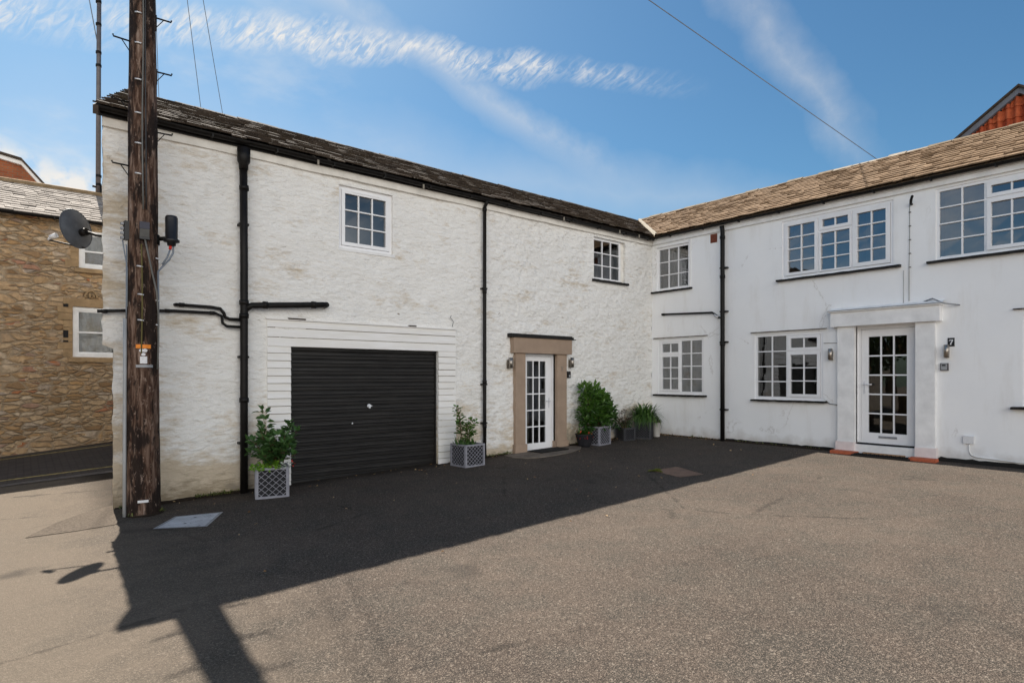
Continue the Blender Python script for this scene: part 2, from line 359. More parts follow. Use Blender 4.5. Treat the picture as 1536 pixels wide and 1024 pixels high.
# ------------------------------------------------------------------ mesh building
class MB:
    def __init__(self): self.v = []; self.f = []; self.c = []; self.sm = []
    def add(self, vs, fs, tint=.5, smooth=False):
        o = len(self.v)
        self.v += [tuple(p) for p in vs]; self.c += [tint] * len(vs)
        self.f += [tuple(i + o for i in f) for f in fs]; self.sm += [smooth] * len(fs)
        return self
    def box(self, P, u0, u1, z0, z1, d0, d1, tint=.5):
        vs = [P(u, z, d) for u in (u0, u1) for z in (z0, z1) for d in (d0, d1)]
        return self.add(vs, [(0,1,3,2), (4,6,7,5), (0,4,5,1), (2,3,7,6), (0,2,6,4), (1,5,7,3)], tint)
    def ring(self, P, u0, u1, z0, z1, w, d0, d1, wb=None):
        wb = w if wb is None else wb
        self.box(P, u0, u0 + w, z0, z1, d0, d1); self.box(P, u1 - w, u1, z0, z1, d0, d1)
        self.box(P, u0 + w, u1 - w, z1 - w, z1, d0, d1); self.box(P, u0 + w, u1 - w, z0, z0 + wb, d0, d1)
        return self
    def quad(self, *ps, tint=.5): return self.add(ps, [tuple(range(len(ps)))], tint)
    def tube(self, pts, r, n=10, caps=True, tint=.5):
        pts = [Vector(p) for p in pts]; rs = r if isinstance(r, (list, tuple)) else [r] * len(pts)
        vs = []; a = None
        for i, p in enumerate(pts):
            t = (pts[min(i+1, len(pts)-1)] - pts[max(i-1, 0)]).normalized()
            if a is None:
                a = t.orthogonal().normalized()
            a = (a - t * a.dot(t)).normalized(); b = t.cross(a)
            for k in range(n):
                th = 2 * math.pi * k / n
                vs.append(p + (a * math.cos(th) + b * math.sin(th)) * rs[i])
        fs = [(i*n+k, i*n+(k+1)%n, (i+1)*n+(k+1)%n, (i+1)*n+k) for i in range(len(pts)-1) for k in range(n)]
        o = len(self.v)
        self.add(vs, fs, tint, True)
        if caps:
            self.f += [tuple(o + k for k in reversed(range(n))), tuple(o + (len(pts)-1)*n + k for k in range(n))]; self.sm += [False, False]
        return self
    def lathe(self, c, prof, n=24):
        vs = [(c[0] + r*math.cos(2*math.pi*k/n), c[1] + r*math.sin(2*math.pi*k/n), c[2] + z) for r, z in prof for k in range(n)]
        fs = [(i*n+k, i*n+(k+1)%n, (i+1)*n+(k+1)%n, (i+1)*n+k) for i in range(len(prof)-1) for k in range(n)]
        return self.add(vs, fs, .5, True)
    def leaf(self, p, d, up, L, W, tint, fold=.25, droop=.15):
        d = d.normalized(); up = up + Vector((random.uniform(-1,1), random.uniform(-1,1), random.uniform(-.4,.4)))*1.15; s = d.cross(up)
        s = s.normalized() if s.length > 1e-4 else d.orthogonal().normalized(); nn = s.cross(d)
        q = lambda a, b, h: p + d * (L*a) + s * (W*b) + nn * h
        vs = [q(0,0,0), q(.35,.5,W*fold), q(.72,.36,W*fold-L*droop*.5), q(1,0,-L*droop), q(.72,-.36,W*fold-L*droop*.5), q(.35,-.5,W*fold), q(.5,0,0)]
        return self.add(vs, [(0,1,6), (1,2,6), (2,3,6), (3,4,6), (4,5,6), (5,0,6)], tint)
    def build(self, name, mat, parent=None, local=False, recalc=True):
        me = bpy.data.meshes.new(name); me.from_pydata(self.v, [], self.f); me.update()
        a = me.color_attributes.new('tint', 'FLOAT_COLOR', 'POINT')
        a.data.foreach_set('color', [x for t in self.c for x in (t, t, t, 1)])
        me.polygons.foreach_set('use_smooth', self.sm)
        if recalc:
            bm = bmesh.new(); bm.from_mesh(me); bmesh.ops.recalc_face_normals(bm, faces=bm.faces); bm.to_mesh(me); bm.free()
        me.materials.append(M[mat] if isinstance(mat, str) else mat)
        o = bpy.data.objects.new(name, me); col.objects.link(o)
        if parent is not None:
            o.parent = parent
            if not local: o.matrix_parent_inverse = world_of(parent).inverted()
        return o

def world_of(o):
    m = o.matrix_basis.copy()
    if o.parent: m = world_of(o.parent) @ o.matrix_parent_inverse @ m
    return m
def tag(o, label, cat, group=None):
    o['label'] = label; o['category'] = cat
    if group: o['group'] = group
    return o
def thing(name, label, cat, loc=(0,0,0), rz=0, group=None):
    o = bpy.data.objects.new(name, None); col.objects.link(o); o.empty_display_size = .2
    o.location = loc; o.rotation_euler = (0, 0, rz)
    return tag(o, label, cat, group)
def struct(o): o['kind'] = 'structure'; return o
def copy_tree(o, parent=None):
    c = o.copy(); col.objects.link(c)
    if parent is not None: c.parent = parent
    for ch in list(o.children): copy_tree(ch, c)
    return c
def cut(o, co, no):
    bm = bmesh.new(); bm.from_mesh(o.data)
    bmesh.ops.bisect_plane(bm, geom=bm.verts[:] + bm.edges[:] + bm.faces[:], plane_co=co, plane_no=no, clear_outer=True)
    bm.to_mesh(o.data); bm.free()

# wall-plane frames: u along the wall, z up, d out of the wall
PA = lambda u, z, d: (u, -d, z)          # long coach-house front: plane y = 0
PB = lambda s, z, d: (-d, -s, z)         # rendered cottage front: plane x = 0
PS = lambda u, z, d: (u, 6.69 - d, z)    # stone house front

def gz(x, y):
    a = max(-24., min(10., x)); b = max(-9., min(20., -y))
    z = .14 + .029*a - .004*max(b, 0.)
    if b < 0:
        aa = max(-17., min(-9., a)); z += (-b/6.65)*(.174 + .066*(aa + 12.9))
    return z

# ------------------------------------------------------------------ ground
def axis(lo, hi, step, far):
    a = []; x = lo
    while x <= hi + 1e-6: a.append(x); x += step
    return [-far, -far*.3, lo - 25] + a + [hi + 25, far*.3, far]
xs = axis(-26, 12, .5, 900); ys = axis(-20, 12, .5, 900)
g = MB()
g.add([(x, y, gz(x, y)) for y in ys for x in xs],
      [(j*len(xs)+i, j*len(xs)+i+1, (j+1)*len(xs)+i+1, (j+1)*len(xs)+i) for j in range(len(ys)-1) for i in range(len(xs)-1)], .5, True)
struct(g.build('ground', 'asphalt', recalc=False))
def strip(y0, y1, x0=-34., x1=-7., lift=.004, step=.5):
    s = MB(); n = int((x1-x0)/step)
    vs = []; m = max(1, int(abs(y1-y0)/.5))
    for i in range(n+1):
        for j in range(m+1):
            x = x0 + step*i; y = y0 + (y1-y0)*j/m
            vs.append((x, y, gz(x, y) + lift))
    return s.add(vs, [(i*(m+1)+j, (i+1)*(m+1)+j, (i+1)*(m+1)+j+1, i*(m+1)+j+1) for i in range(n) for j in range(m)], .5, True)
struct(strip(3.02, 6.5, lift=.008).build('road', 'setts', recalc=False))
struct(strip(2.82, 3.02, lift=.012).build('gutter_strip', 'gutter_strip', recalc=False))
struct(strip(3.36, 3.46, lift=.013).build('road_marking', 'yellow', recalc=False))
struct(strip(6.08, 6.18, lift=.013).build('road_marking', 'yellow', recalc=False))
# darker repair patch of tarmac by the wall end
pp = [(-12.55,-.95), (-12.25,-.35), (-12.0,-.02), (-11.7,.2), (-11.5,.3), (-11.45,-.7), (-11.7,-.98), (-12.1,-1.0)]
pm = MB().quad(*[(x, y, gz(x, y) + .006) for x, y in pp]); struct(pm.build('tarmac_patch', 'patch'))

# ------------------------------------------------------------------ rough wall with openings
def wall_grid(P, u0, u1, z0, z1, openings, step, amp, reveal, edge=None, seed=0., str_u=.55, str_z=2.0):
    def lines(lo, hi, cuts):
        s = sorted(set([lo, hi] + [c for c in cuts if lo < c < hi])); out = []
        for a, b in zip(s[:-1], s[1:]):
            n = max(1, round((b-a)/step)); out += [a + (b-a)*i/n for i in range(n)]
        return out + [hi]
    us = lines(u0, u1, [c for o in openings for c in o[:2]]); zs = lines(z0, z1, [c for o in openings for c in o[2:4]])
    W = MB(); nu = len(us); vs = []
    for z in zs:
        for u in us:
            fade = 1.
            for (a, b, c, d) in openings:
                du = max(a-u, 0, u-b); dz = max(c-z, 0, z-d); dd = math.hypot(du, dz)
                fade = min(fade, dd/.12)
            fade = max(0, min(1, fade))
            q = Vector((u*str_u*2, z*str_z, seed))
            h = noise.fractal(q*1.6, 1.0, 2.0, 5)*amp + (.016*noise.fractal(Vector((u*5.2, z*6.5, seed+9)), 1.0, 2.0, 3)*max(.3, min(1, (u+6.8)/2.5)) if amp == .022 else 0) + noise.noise(Vector((u*.5, z*.6, seed+3)))*amp*.8
            uu = u
            if edge: uu = edge(u, z)
            vs.append(P(uu, z, h*fade))
    fs = []
    for j in range(len(zs)-1):
        for i in range(nu-1):
            um = (us[i]+us[i+1])/2; zm = (zs[j]+zs[j+1])/2
            if any(a < um < b and c < zm < d for (a, b, c, d) in openings): continue
            fs.append((j*nu+i, j*nu+i+1, (j+1)*nu+i+1, (j+1)*nu+i))
    W.add(vs, fs, .5, True)
    for (a, b, c, d) in openings:
        r = -reveal
        W.quad(P(a,c,0), P(a,d,0), P(a,d,r), P(a,c,r)); W.quad(P(b,c,0), P(b,d,0), P(b,d,r), P(b,c,r))
        W.quad(P(a,d,0), P(b,d,0), P(b,d,r), P(a,d,r)); W.quad(P(a,c,0), P(b,c,0), P(b,c,r), P(a,c,r))
    return W

# ------------------------------------------------------------------ windows and doors
def bars(mb, P, u0, u1, z0, z1, nc, nr, d0, d1, w=.022):
    for i in range(1, nc):
        u = u0 + (u1-u0)*i/nc; mb.box(P, u-w/2, u+w/2, z0, z1, d0, d1)
    for j in range(1, nr):
        z = z0 + (z1-z0)*j/nr; mb.box(P, u0, u1, z-w/2, z+w/2, d0-.001, d1+.002)
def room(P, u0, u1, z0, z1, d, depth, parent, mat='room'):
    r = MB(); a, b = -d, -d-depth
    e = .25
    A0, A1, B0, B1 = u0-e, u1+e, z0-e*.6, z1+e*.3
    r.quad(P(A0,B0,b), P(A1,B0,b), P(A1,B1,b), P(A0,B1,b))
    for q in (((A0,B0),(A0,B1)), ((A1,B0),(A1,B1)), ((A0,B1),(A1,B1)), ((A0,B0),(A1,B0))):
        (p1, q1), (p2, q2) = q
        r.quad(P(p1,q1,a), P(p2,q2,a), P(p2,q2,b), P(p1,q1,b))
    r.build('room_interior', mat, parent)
def drape(P, u0, u1, z0, z1, d, parent, mat='curtain', name='curtain'):
    c = MB(); n = 36
    vs = []
    for i in range(n+1):
        u = u0 + (u1-u0)*i/n; w = .02*math.sin(i*1.3) + .008*math.sin(i*3.1)
        vs += [P(u, z0, d+w), P(u, z1, d+w)]
    c.add(vs, [(2*i, 2*i+2, 2*i+3, 2*i+1) for i in range(n)], .5, True); c.build(name, mat, parent)
def window(house, P, u0, u1, z0, z1, rec, lights, fw=.05, mat='upvc', gl='glass', rm='room', depth=.9, tilt=0., yaw=0.):
    """lights: (ua, ub, za, zb, cols, rows, sash_width) with ua..zb in fractions"""
    F = MB(); d1 = -rec; d0 = -rec-.07
    F.ring(P, u0, u1, z0, z1, fw, d0, d1)
    G = MB()
    iu0, iu1, iz0, iz1 = u0+fw, u1-fw, z0+fw, z1-fw
    for (ua, ub, za, zb, nc, nr, sw) in lights:
        a = iu0 + (iu1-iu0)*ua; b = iu0 + (iu1-iu0)*ub; c = iz0 + (iz1-iz0)*za; d = iz0 + (iz1-iz0)*zb
        m = .014
        if sw > 0:
            a += m if ua > 0 else .006; b -= m if ub < 1 else .006; c += m if za > 0 else .006; d -= m if zb < 1 else .006
            F.ring(P, a, b, c, d, sw, d0+.01, d1+.018); ga, gb, gc, gd = a+sw, b-sw, c+sw, d-sw
        else:
            ga, gb, gc, gd = a, b, c, d
        bars(F, P, ga, gb, gc, gd, nc, nr, d1-.035, d1+.002)
        for i in range(nc):
            for j in range(nr):
                g0 = ga + (gb-ga)*i/nc; g1 = ga + (gb-ga)*(i+1)/nc; h0 = gc + (gd-gc)*j/nr; h1 = gc + (gd-gc)*(j+1)/nr
                t = (random.random()-.5)*.0018; s_ = (random.random()-.5)*.0018
                G.quad(P(g0, h0, d1-.024+t), P(g1, h0, d1-.024+yaw+s_), P(g1, h1, d1-.024+yaw-tilt+t*.3-s_), P(g0, h1, d1-.024-tilt-s_*.5))
    # mullions between lights
    done = set()
    for (ua, ub, za, zb, nc, nr, sw) in lights:
        if ub < 1 and ub not in done:
            done.add(ub)
            x = iu0 + (iu1-iu0)*ub; F.box(P, x-.022, x+.022, iz0, iz1, d0+.003, d1-.003)
        if zb < 1:
            z = iz0 + (iz1-iz0)*zb; a = iu0 + (iu1-iu0)*ua; b = iu0 + (iu1-iu0)*ub
            F.box(P, a, b, z-.022, z+.022, d0+.005, d1-.005)
    w = F.build('window', mat, house)
    G.build('pane', gl, w, recalc=False)
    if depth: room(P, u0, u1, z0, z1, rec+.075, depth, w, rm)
    return w
def sill(house, P, u0, u1, z, t=.055, out=.10, mat='dark_sill', inn=.14, name='sill'):
    b = MB(); n = 24; vs = []; fs = []
    for i in range(n+1):
        u = u0 + (u1-u0)*i/n; j = lambda: (random.random()-.5)*.008
        vs += [P(u, z-t+j(), -inn), P(u, z+j()*.5, -inn), P(u, z-.012+j(), out+j()), P(u, z-t+j(), out+j())]
    for i in range(n):
        for k in range(4): fs.append((i*4+k, i*4+(k+1)%4, (i+1)*4+(k+1)%4, (i+1)*4+k))
    fs += [(0,1,2,3), (n*4+3, n*4+2, n*4+1, n*4)]
    b.add(vs, fs); return b.build(name, mat, house)

# ------------------------------------------------------------------ tiled slopes
def tiles(fn, L0, L1, S, rows, wmin, wmax, th=.022, jit=.012, rag=.012):
    """fn(l, s, h) -> world point; l along eaves, s up slope, h off the slope"""
    T = MB(); ex = S/rows
    for r in range(rows):
        l = L0 - random.random()*wmax
        while l < L1:
            w = random.uniform(wmin, wmax); a, b = l, l+w-.006; l += w
            s0 = r*ex + random.uniform(-rag, rag) ; s1 = s0 + ex*1.5
            if r == rows-1: s1 = S
            h0 = .030 + random.uniform(-.3, 1)*jit; h1 = .004
            sk = random.uniform(-.006, .006)
            vs = [fn(a,s0,h0), fn(b,s0+sk,h0+sk), fn(b,s1,h1), fn(a,s1,h1), fn(a,s0,h0-th), fn(b,s0+sk,h0-th+sk), fn(b,s1,h1-th), fn(a,s1,h1-th)]
            T.add(vs, [(0,1,2,3), (0,4,5,1), (1,5,6,2), (3,2,6,7), (0,3,7,4)], random.random())
    return T

EZ, RZ = 5.15, 6.52          # eaves and ridge heights shared by both ranges
YE, YR = -.22, 2.5
SL = math.hypot(YR-YE, RZ-EZ); cs, sn = (YR-YE)/SL, (RZ-EZ)/SL
fA = lambda l, s, h: (l, YE + s*cs - h*sn, EZ + s*sn + h*cs)
fB = lambda l, s, h: (YE + s*cs - h*sn, -l, EZ + s*sn + h*cs)   # l = -y

# ================================================================== COACH HOUSE (long white range)
A = thing('coach_house', 'long white painted rubble coach house with charcoal garage door and dark lichened roof', 'house', (-6, 0, 0))
GAR = (-9.23, -6.46, -.5, 2.08); DOOR = (-4.34, -3.42, -.5, 2.10)
A1 = (-8.42, -7.41, 3.78, 4.85); A2 = (-2.17, -1.05, 3.85, 4.89)
def edgeA(u, z):
    base = -11.735 if z > 2.02 else -11.62
    base += .018*noise.noise(Vector((3, z*4.5, 0))) + .012*noise.noise(Vector((8, z*13, 1)))
    if u < -11.4:
        t = (u + 11.735)/(.335); return base + t*(-11.4-base)
    return u
wA = wall_grid(PA, -11.735, 0, -.7, 5.10, [GAR, DOOR, A1, A2], .05, .022, .14, edgeA, 1.7)
wallA = wA.build('wall', 'rubble', A)
# skewed gable wall and rear wall
e = MB(); nz = 30; vs = []
for i in range(nz+1):
    z = -.7 + 5.8*i/nz; x = edgeA(-11.735, z)
    vs += [(x, 0, z), (x+.05, .2, z), (-10.5, 5, z)]
e.add(vs, [(3*i+k, 3*i+k+1, 3*i+k+4, 3*i+k+3) for i in range(nz) for k in (0, 1)])
e.add([(-11.735,0,5.1), (-10.5,5,5.1), (-11.12,2.5,6.44)], [(0,1,2)])
e.quad((-10.5,5,-.7), (0,5,-.7), (0,5,5.1), (-10.5,5,5.1))
e.build('gable_wall', 'rubble', A)
# plaster band under the eaves
bd = MB(); n = 120; vs = []
for i in range(n+1):
    u = -11.74 + 11.70*i/n; j = .006*noise.noise(Vector((u*1.5, 0, 4)))
    vs += [PA(u, 4.955+j, -.02), PA(u, 4.955+j, .045+j), PA(u, 5.10, .06+j), PA(u, 5.10, -.02)]
bd.add(vs, [(4*i+k, 4*i+k+1, 4*i+k+5, 4*i+k+4) for i in range(n) for k in range(3)] + [(0,1,2,3)], .5, False)
bd.build('eaves_band', 'cream_paint', A)
# roof
rt = tiles(fA, -12.0, 2.7, SL, 14, .17, .34, jit=.016, rag=.016)
rA = rt.build('roof', 'tile_dark', A, recalc=False)
cut(rA, (0, 0, 0), (1, -1, 0))                       # valley x = y
endn = Vector((-(YR-YE), (-11.18+11.86), 0)).normalized()
cut(rA, (-11.86, YE, 0), endn)
bk = MB()
bk.quad((-11.84,YE+.02,EZ-.03), (YE,YE+.02,EZ-.03), (YR,YR,RZ-.02), (-11.17,YR,RZ-.02))
bk.quad((-11.17,YR,RZ+.005), (YR,YR,RZ+.005), (5.2,5.2,EZ-.02), (-10.4,5.2,EZ-.02))
bk.build('roof_deck', 'tile_dark', A)
rd = MB(); l = -11.16
while l < 2.4:
    w = random.uniform(.3, .42); h = random.uniform(-.008, .012)
    rd.add([(l,YR-.11,RZ-.035+h), (l,YR,RZ+.035+h), (l,YR+.11,RZ-.035+h), (l+w-.01,YR-.11,RZ-.035+h), (l+w-.01,YR,RZ+.03+h), (l+w-.01,YR+.11,RZ-.035+h)],
           [(0,3,4,1), (1,4,5,2), (0,1,2), (3,5,4)], random.random()); l += w
rd.build('ridge_tiles', 'tile_dark', rA)
vb = MB()    # verge board at the gable
vb.add([(-11.86,YE,EZ-.13), (-11.86,YE,EZ-.01), (-11.19,YR,RZ-.01), (-11.19,YR,RZ-.14), (-11.80,YE,EZ-.13), (-11.80,YE,EZ-.01), (-11.13,YR,RZ-.01), (-11.13,YR,RZ-.14)],
       [(0,1,2,3), (4,5,6,7), (0,4,5,1), (1,5,6,2), (3,2,6,7), (0,3,7,4)])
vb.build('verge_board', 'wood_dark', A)
# gutter and fascia
def gutter(house, P, u0, u1, z0, z1, out, r=.062):
    G = MB(); n = 60; k = 9; vs = []
    for i in range(n+1):
        u = u0 + (u1-u0)*i/n; z = z0 + (z1-z0)*i/n + .004*math.sin(u*3.1)
        for j in range(k):
            th = math.pi*j/(k-1); vs.append(P(u, z - r*math.sin(th), out + r*math.cos(th)))
    G.add(vs, [(i*k+j, i*k+j+1, (i+1)*k+j+1, (i+1)*k+j) for i in range(n) for j in range(k-1)], .5, True)
    u = u0 + .5
    while u < u1:
        z = z0 + (z1-z0)*(u-u0)/(u1-u0)
        G.box(P, u-.012, u+.012, z-r-.008, z-.015, out-r-.02, out+r+.008); u += .92
    return G.build('gutter', 'black', house)
gA = gutter(A, PA, -11.84, -.14, 5.155, 5.10, .15, .052)
fb = MB().box(PA, -11.8, -.05, 5.07, 5.16, .062, .086); fb.build('fascia', 'black', A)
# chipped white splashes along the gutter
for u in (-8.86, -6.9, -3.35, -1.5, -.78):
    s = MB().box(PA, u-.014, u+.014, 5.02, 5.10, .205, .221); s.build('gutter_clip', 'lead', gA)

def pipe(house, name, pts, r, mat='black', collars=(), brackets=(), P=None, n=12):
    p = MB().tube([P(*q) for q in pts], r, n)
    for (u, z, d, ax) in collars:
        a = Vector(P(u, z, d)); ex = Vector((0,0,.035)) if ax == 'z' else (Vector(P(u+.035, z, d)) - a)
        p.tube([a-ex, a-ex*.98, a+ex*.98, a+ex], [r*1.02, r*1.22, r*1.22, r*1.02], n)
    for (u, z, d) in brackets:
        p.box(P, u-r*(1.25 if r > .055 else 1.7), u+r*(1.25 if r > .055 else 1.7), z-.016, z+.016, 0, d+r*.3)
    return p.build(name, mat, house)
# big soil stack with branch
pipe(A, 'soil_pipe', [(-9.97,-.25,.12), (-9.97,1.5,.12), (-9.97,3.3,.12), (-9.98,4.9,.12)], .056, collars=[(-9.97,2.72,.12,'z'), (-9.97,2.52,.12,'z'), (-9.97,4.45,.12,'z'), (-9.97,1.25,.12,'z')], brackets=[(-9.97,3.9,.12), (-9.97,1.9,.12), (-9.97,.6,.12)], P=PA)
h = MB().tube([PA(-9.98,4.72,.13), PA(-9.98,4.80,.13), PA(-9.98,4.84,.14), PA(-9.98,5.04,.14)], [.066,.07,.092,.095], 14); h.build('hopper_head', 'black', A)
pipe(A, 'waste_pipe', [(-9.95,2.62,.12), (-9.86,2.685,.12), (-9.2,2.74,.12), (-8.74,2.78,.12), (-8.68,2.785,.10), (-8.66,2.785,-.02)], .047, collars=[(-9.66,2.705,.12,'u'), (-8.9,2.765,.12,'u')], P=PA)
pipe(A, 'waste_pipe', [(-11.80,2.47,.07), (-11.46,2.50,.07), (-10.9,2.535,.07), (-10.36,2.54,.07), (-10.27,2.50,.07), (-10.26,2.40,.07), (-10.20,2.355,.07), (-9.99,2.35,.09)], .022, collars=[(-11.72,2.475,.07,'u'), (-10.98,2.53,.07,'u'), (-10.4,2.54,.07,'u')], P=PA, n=8)
pipe(A, 'waste_pipe', [(-10.88,2.63,.0), (-10.87,2.63,.06), (-10.4,2.625,.06), (-10.29,2.61,.06), (-10.24,2.55,.06), (-10.22,2.49,.06), (-10.16,2.465,.06), (-9.99,2.46,.09)], .024, collars=[(-10.8,2.63,.06,'u')], P=PA, n=8)
pipe(A, 'downpipe', [(-5.41,-.10,.07), (-5.41,1,.07), (-5.41,3,.07), (-5.41,4.98,.07), (-5.41,5.03,.12), (-5.41,5.10,.15)], .036, collars=[(-5.41,1.5,.07,'z'), (-5.41,3.3,.07,'z'), (-5.41,4.93,.07,'z'), (-5.41,.62,.07,'z')], brackets=[(-5.41,3.36,.07), (-5.41,1.45,.07), (-5.41,.68,.07)], P=PA)
# windows
w = window(A, PA, *A1, .045, [(0,1,0,1,3,3,.06)], fw=.055, gl='glass_soft')
MB().box(PA, -8.18, -7.66, 4.765, 4.785, -.045, -.020).build('trickle_vent', 'upvc', w)
sb = MB().box(PA, -8.44, -7.37, 3.735, 3.785, -.10, .012); sb.build('sill', 'white_paint', A)
window(A, PA, -2.17, -1.16, 3.90, 4.89, .06, [(0,1,0,1,3,3,0)], fw=.055, gl='glass_soft')
MB().box(PA, -1.16, -1.05, 3.86, 4.89, -.138, -.085).build('reveal_board', 'cream_paint', A)
sill(A, PA, -2.24, -.98, 3.90, .06, .07)
# garage door
cl = MB()
def board(u0, u1, z0, z1):
    cl.add([PA(u0,z0,.030), PA(u1,z0,.030), PA(u1,z1,.014), PA(u0,z1,.014), PA(u0,z0,-.02), PA(u1,z0,-.02), PA(u1,z1,-.02), PA(u0,z1,-.02)],
           [(0,1,2,3), (0,4,5,1), (1,5,6,2), (3,2,6,7), (0,3,7,4)])
zz = -.3
while zz < 2.04:
    for (a, b) in ((-9.60, -9.232), (-6.458, -6.06)):
        board(a + random.uniform(-.004,.004), b, zz, zz + .110 + random.uniform(-.003, .003))
    zz += .12
for z0, z1 in ((2.085, 2.222), (2.232, 2.372), (2.384, 2.50)):
    board(-9.60 + random.uniform(-.005,.005), -6.06, z0, z1)
cl.build('garage_cladding', 'clad', A)
bk = MB(); bk.box(PA, -9.59, -9.235, -.3, 2.5, -.01, .008); bk.box(PA, -6.455, -6.07, -.3, 2.5, -.01, .008); bk.box(PA, -9.235, -6.455, 2.08, 2.5, -.01, .008); bk.build('cladding_backing', simple('gap_shadow_board', (.28,.24,.19), .9, .1, var=.3, vs=9), A)  # backing tone stands in for the shade in the board gaps
tr = MB().box(PA, -9.62, -6.05, 2.503, 2.525, -.01, .042); tr.build('cladding_drip', 'clad', A)
for a, b, z in ((-9.28, -9.0, 2.528), (-7.1, -6.95, 2.528)):
    MB().box(PA, a, b, z-.012, z+.012, -.01, .047).build('broken_board', 'wood_dark', A)
gd = MB(); z = -.32; vs = []; prof = []
while z < 2.06:
    prof += [(z, -.085), (z+.012, -.072), (z+.055, -.070), (z+.062, -.076), (z+.070, -.070), (z+.108, -.072), (z+.118, -.085), (z+.128, -.088)]
    z += .13
gn = 40
for z, d in prof:
    for i in range(gn+1):
        u = -9.19 + 2.69*i/gn; vs.append(PA(u, z + .004*noise.noise(Vector((u*1.1, z*.9, 2))), d + .007*noise.noise(Vector((u*1.3, z*1.6, 7))) + .003*noise.noise(Vector((u*6, z*5, 3)))))
gd.add(vs, [(j*(gn+1)+i, j*(gn+1)+i+1, (j+1)*(gn+1)+i+1, (j+1)*(gn+1)+i) for j in range(len(prof)-1) for i in range(gn)])
gdo = gd.build('garage_door', 'garage', A)
MB().ring(PA, -9.23, -6.46, -.4, 2.078, .035, -.10, -.055).build('door_frame', 'garage', gdo)
hd = MB(); hd.tube([PA(-7.84,1.09,-.08), PA(-7.84,1.09,-.05)], .034, 16); hd.tube([PA(-7.84,1.07,-.06), PA(-7.84,1.07,-.03)], .02, 12); hd.box(PA, -7.885, -7.795, 1.083, 1.099, -.05, -.032); hd.build('handle', 'silver', gdo)
MB().tube([PA(-8.15,.80,-.075), PA(-8.15,.80,-.06)], .013, 10).build('lock', 'silver', gdo)
# front door with tan surround
sr = MB()
for (a, b) in ((-4.61, -4.34), (-3.42, -3.13)): MB().box(PA, a, b, .19, 2.10, -.05, .075).build('pilaster', 'tan', A)
pb = MB()
for (a, b) in ((-4.64, -4.315), (-3.455, -3.10)): MB().box(PA, a, b, -.2, .19, -.05, .105).build('plinth_block', 'tan', A)
MB().box(PA, -4.70, -3.02, 2.10, 2.42, -.05, .13).build('lintel', 'tan', A)
cp = MB(); cp.box(PA, -4.77, -3.0, 2.425, 2.475, -.02, .17); cp.box(PA, -3.0, -2.92, 2.42, 2.435, -.02, .16); cp.box(PA, -4.77, -3.0, 2.475, 2.50, -.02, .12); cp.build('door_hood', 'dark_sill', A)
def glazed_door(house, P, u0, u1, z0, z1, rec, gu0, gu1, gz0, gz1, hinge_right=False, rm='room'):
    F = MB(); F.ring(P, u0, u1, z0, z1, .055, -rec-.08, -rec, .02); fr = F.build('door_frame', 'upvc', house)
    L = MB(); d0, d1 = -rec-.06, -rec-.006
    L.box(P, u0+.06, gu0, z0+.02, z1-.06, d0, d1); L.box(P, gu1, u1-.06, z0+.02, z1-.06, d0, d1)
    L.box(P, gu0, gu1, gz1, z1-.06, d0, d1); L.box(P, gu0, gu1, z0+.02, gz0, d0, d1)
    bars(L, P, gu0, gu1, gz0, gz1, 3, 5, d1-.03, d1-.002, .026)
    lf = L.build('door', 'upvc', house)
    G = MB()
    for i in range(3):
        for j in range(5):
            a = gu0 + (gu1-gu0)*i/3; b = gu0 + (gu1-gu0)*(i+1)/3; c = gz0 + (gz1-gz0)*j/5; d = gz0 + (gz1-gz0)*(j+1)/5
            t = (random.random()-.5)*.003; s_ = (random.random()-.5)*.003
            G.quad(P(a, c, d1-.02+t), P(b, c, d1-.02+s_), P(b, d, d1-.02-t), P(a, d, d1-.02-s_))
    G.build('pane', 'glass_door', lf, recalc=False)
    room(P, u0, u1, z0, z1, rec+.085, 1.4, lf, rm)
    return lf
dA = glazed_door(A, PA, -4.34, -3.42, -.02, 2.10, .05, -4.19, -3.65, .17, 1.94)
hh = MB(); hh.box(PA, -3.575, -3.545, .92, 1.14, -.056, -.045); hh.tube([PA(-3.56,1.07,-.05), PA(-3.56,1.07,-.0), PA(-3.68,1.07,-.0)], .009, 8); hh.build('handle', 'silver', dA)
drape(PA, -4.2, -3.95, .1, 1.95, -.3, dA, 'blind', 'curtain')
# numeral on the pilaster
nm = MB(); nm.box(PA, -3.286, -3.268, 1.73, 1.83, .076, .084); nm.box(PA, -3.306, -3.286, 1.806, 1.82, .076, .083)
nm.build('door_numeral', 'chrome', A)
# flaked stone edge at foot of wall A : a slim cable with clips down the wall above the cladding
cb = MB().tube([PA(-6.15,2.56,.025), PA(-6.13,2.66,.03), PA(-6.2,2.74,.03), PA(-6.17,2.78,.02)], .006, 6); cb.build('loose_cable', 'cable_grey', A)

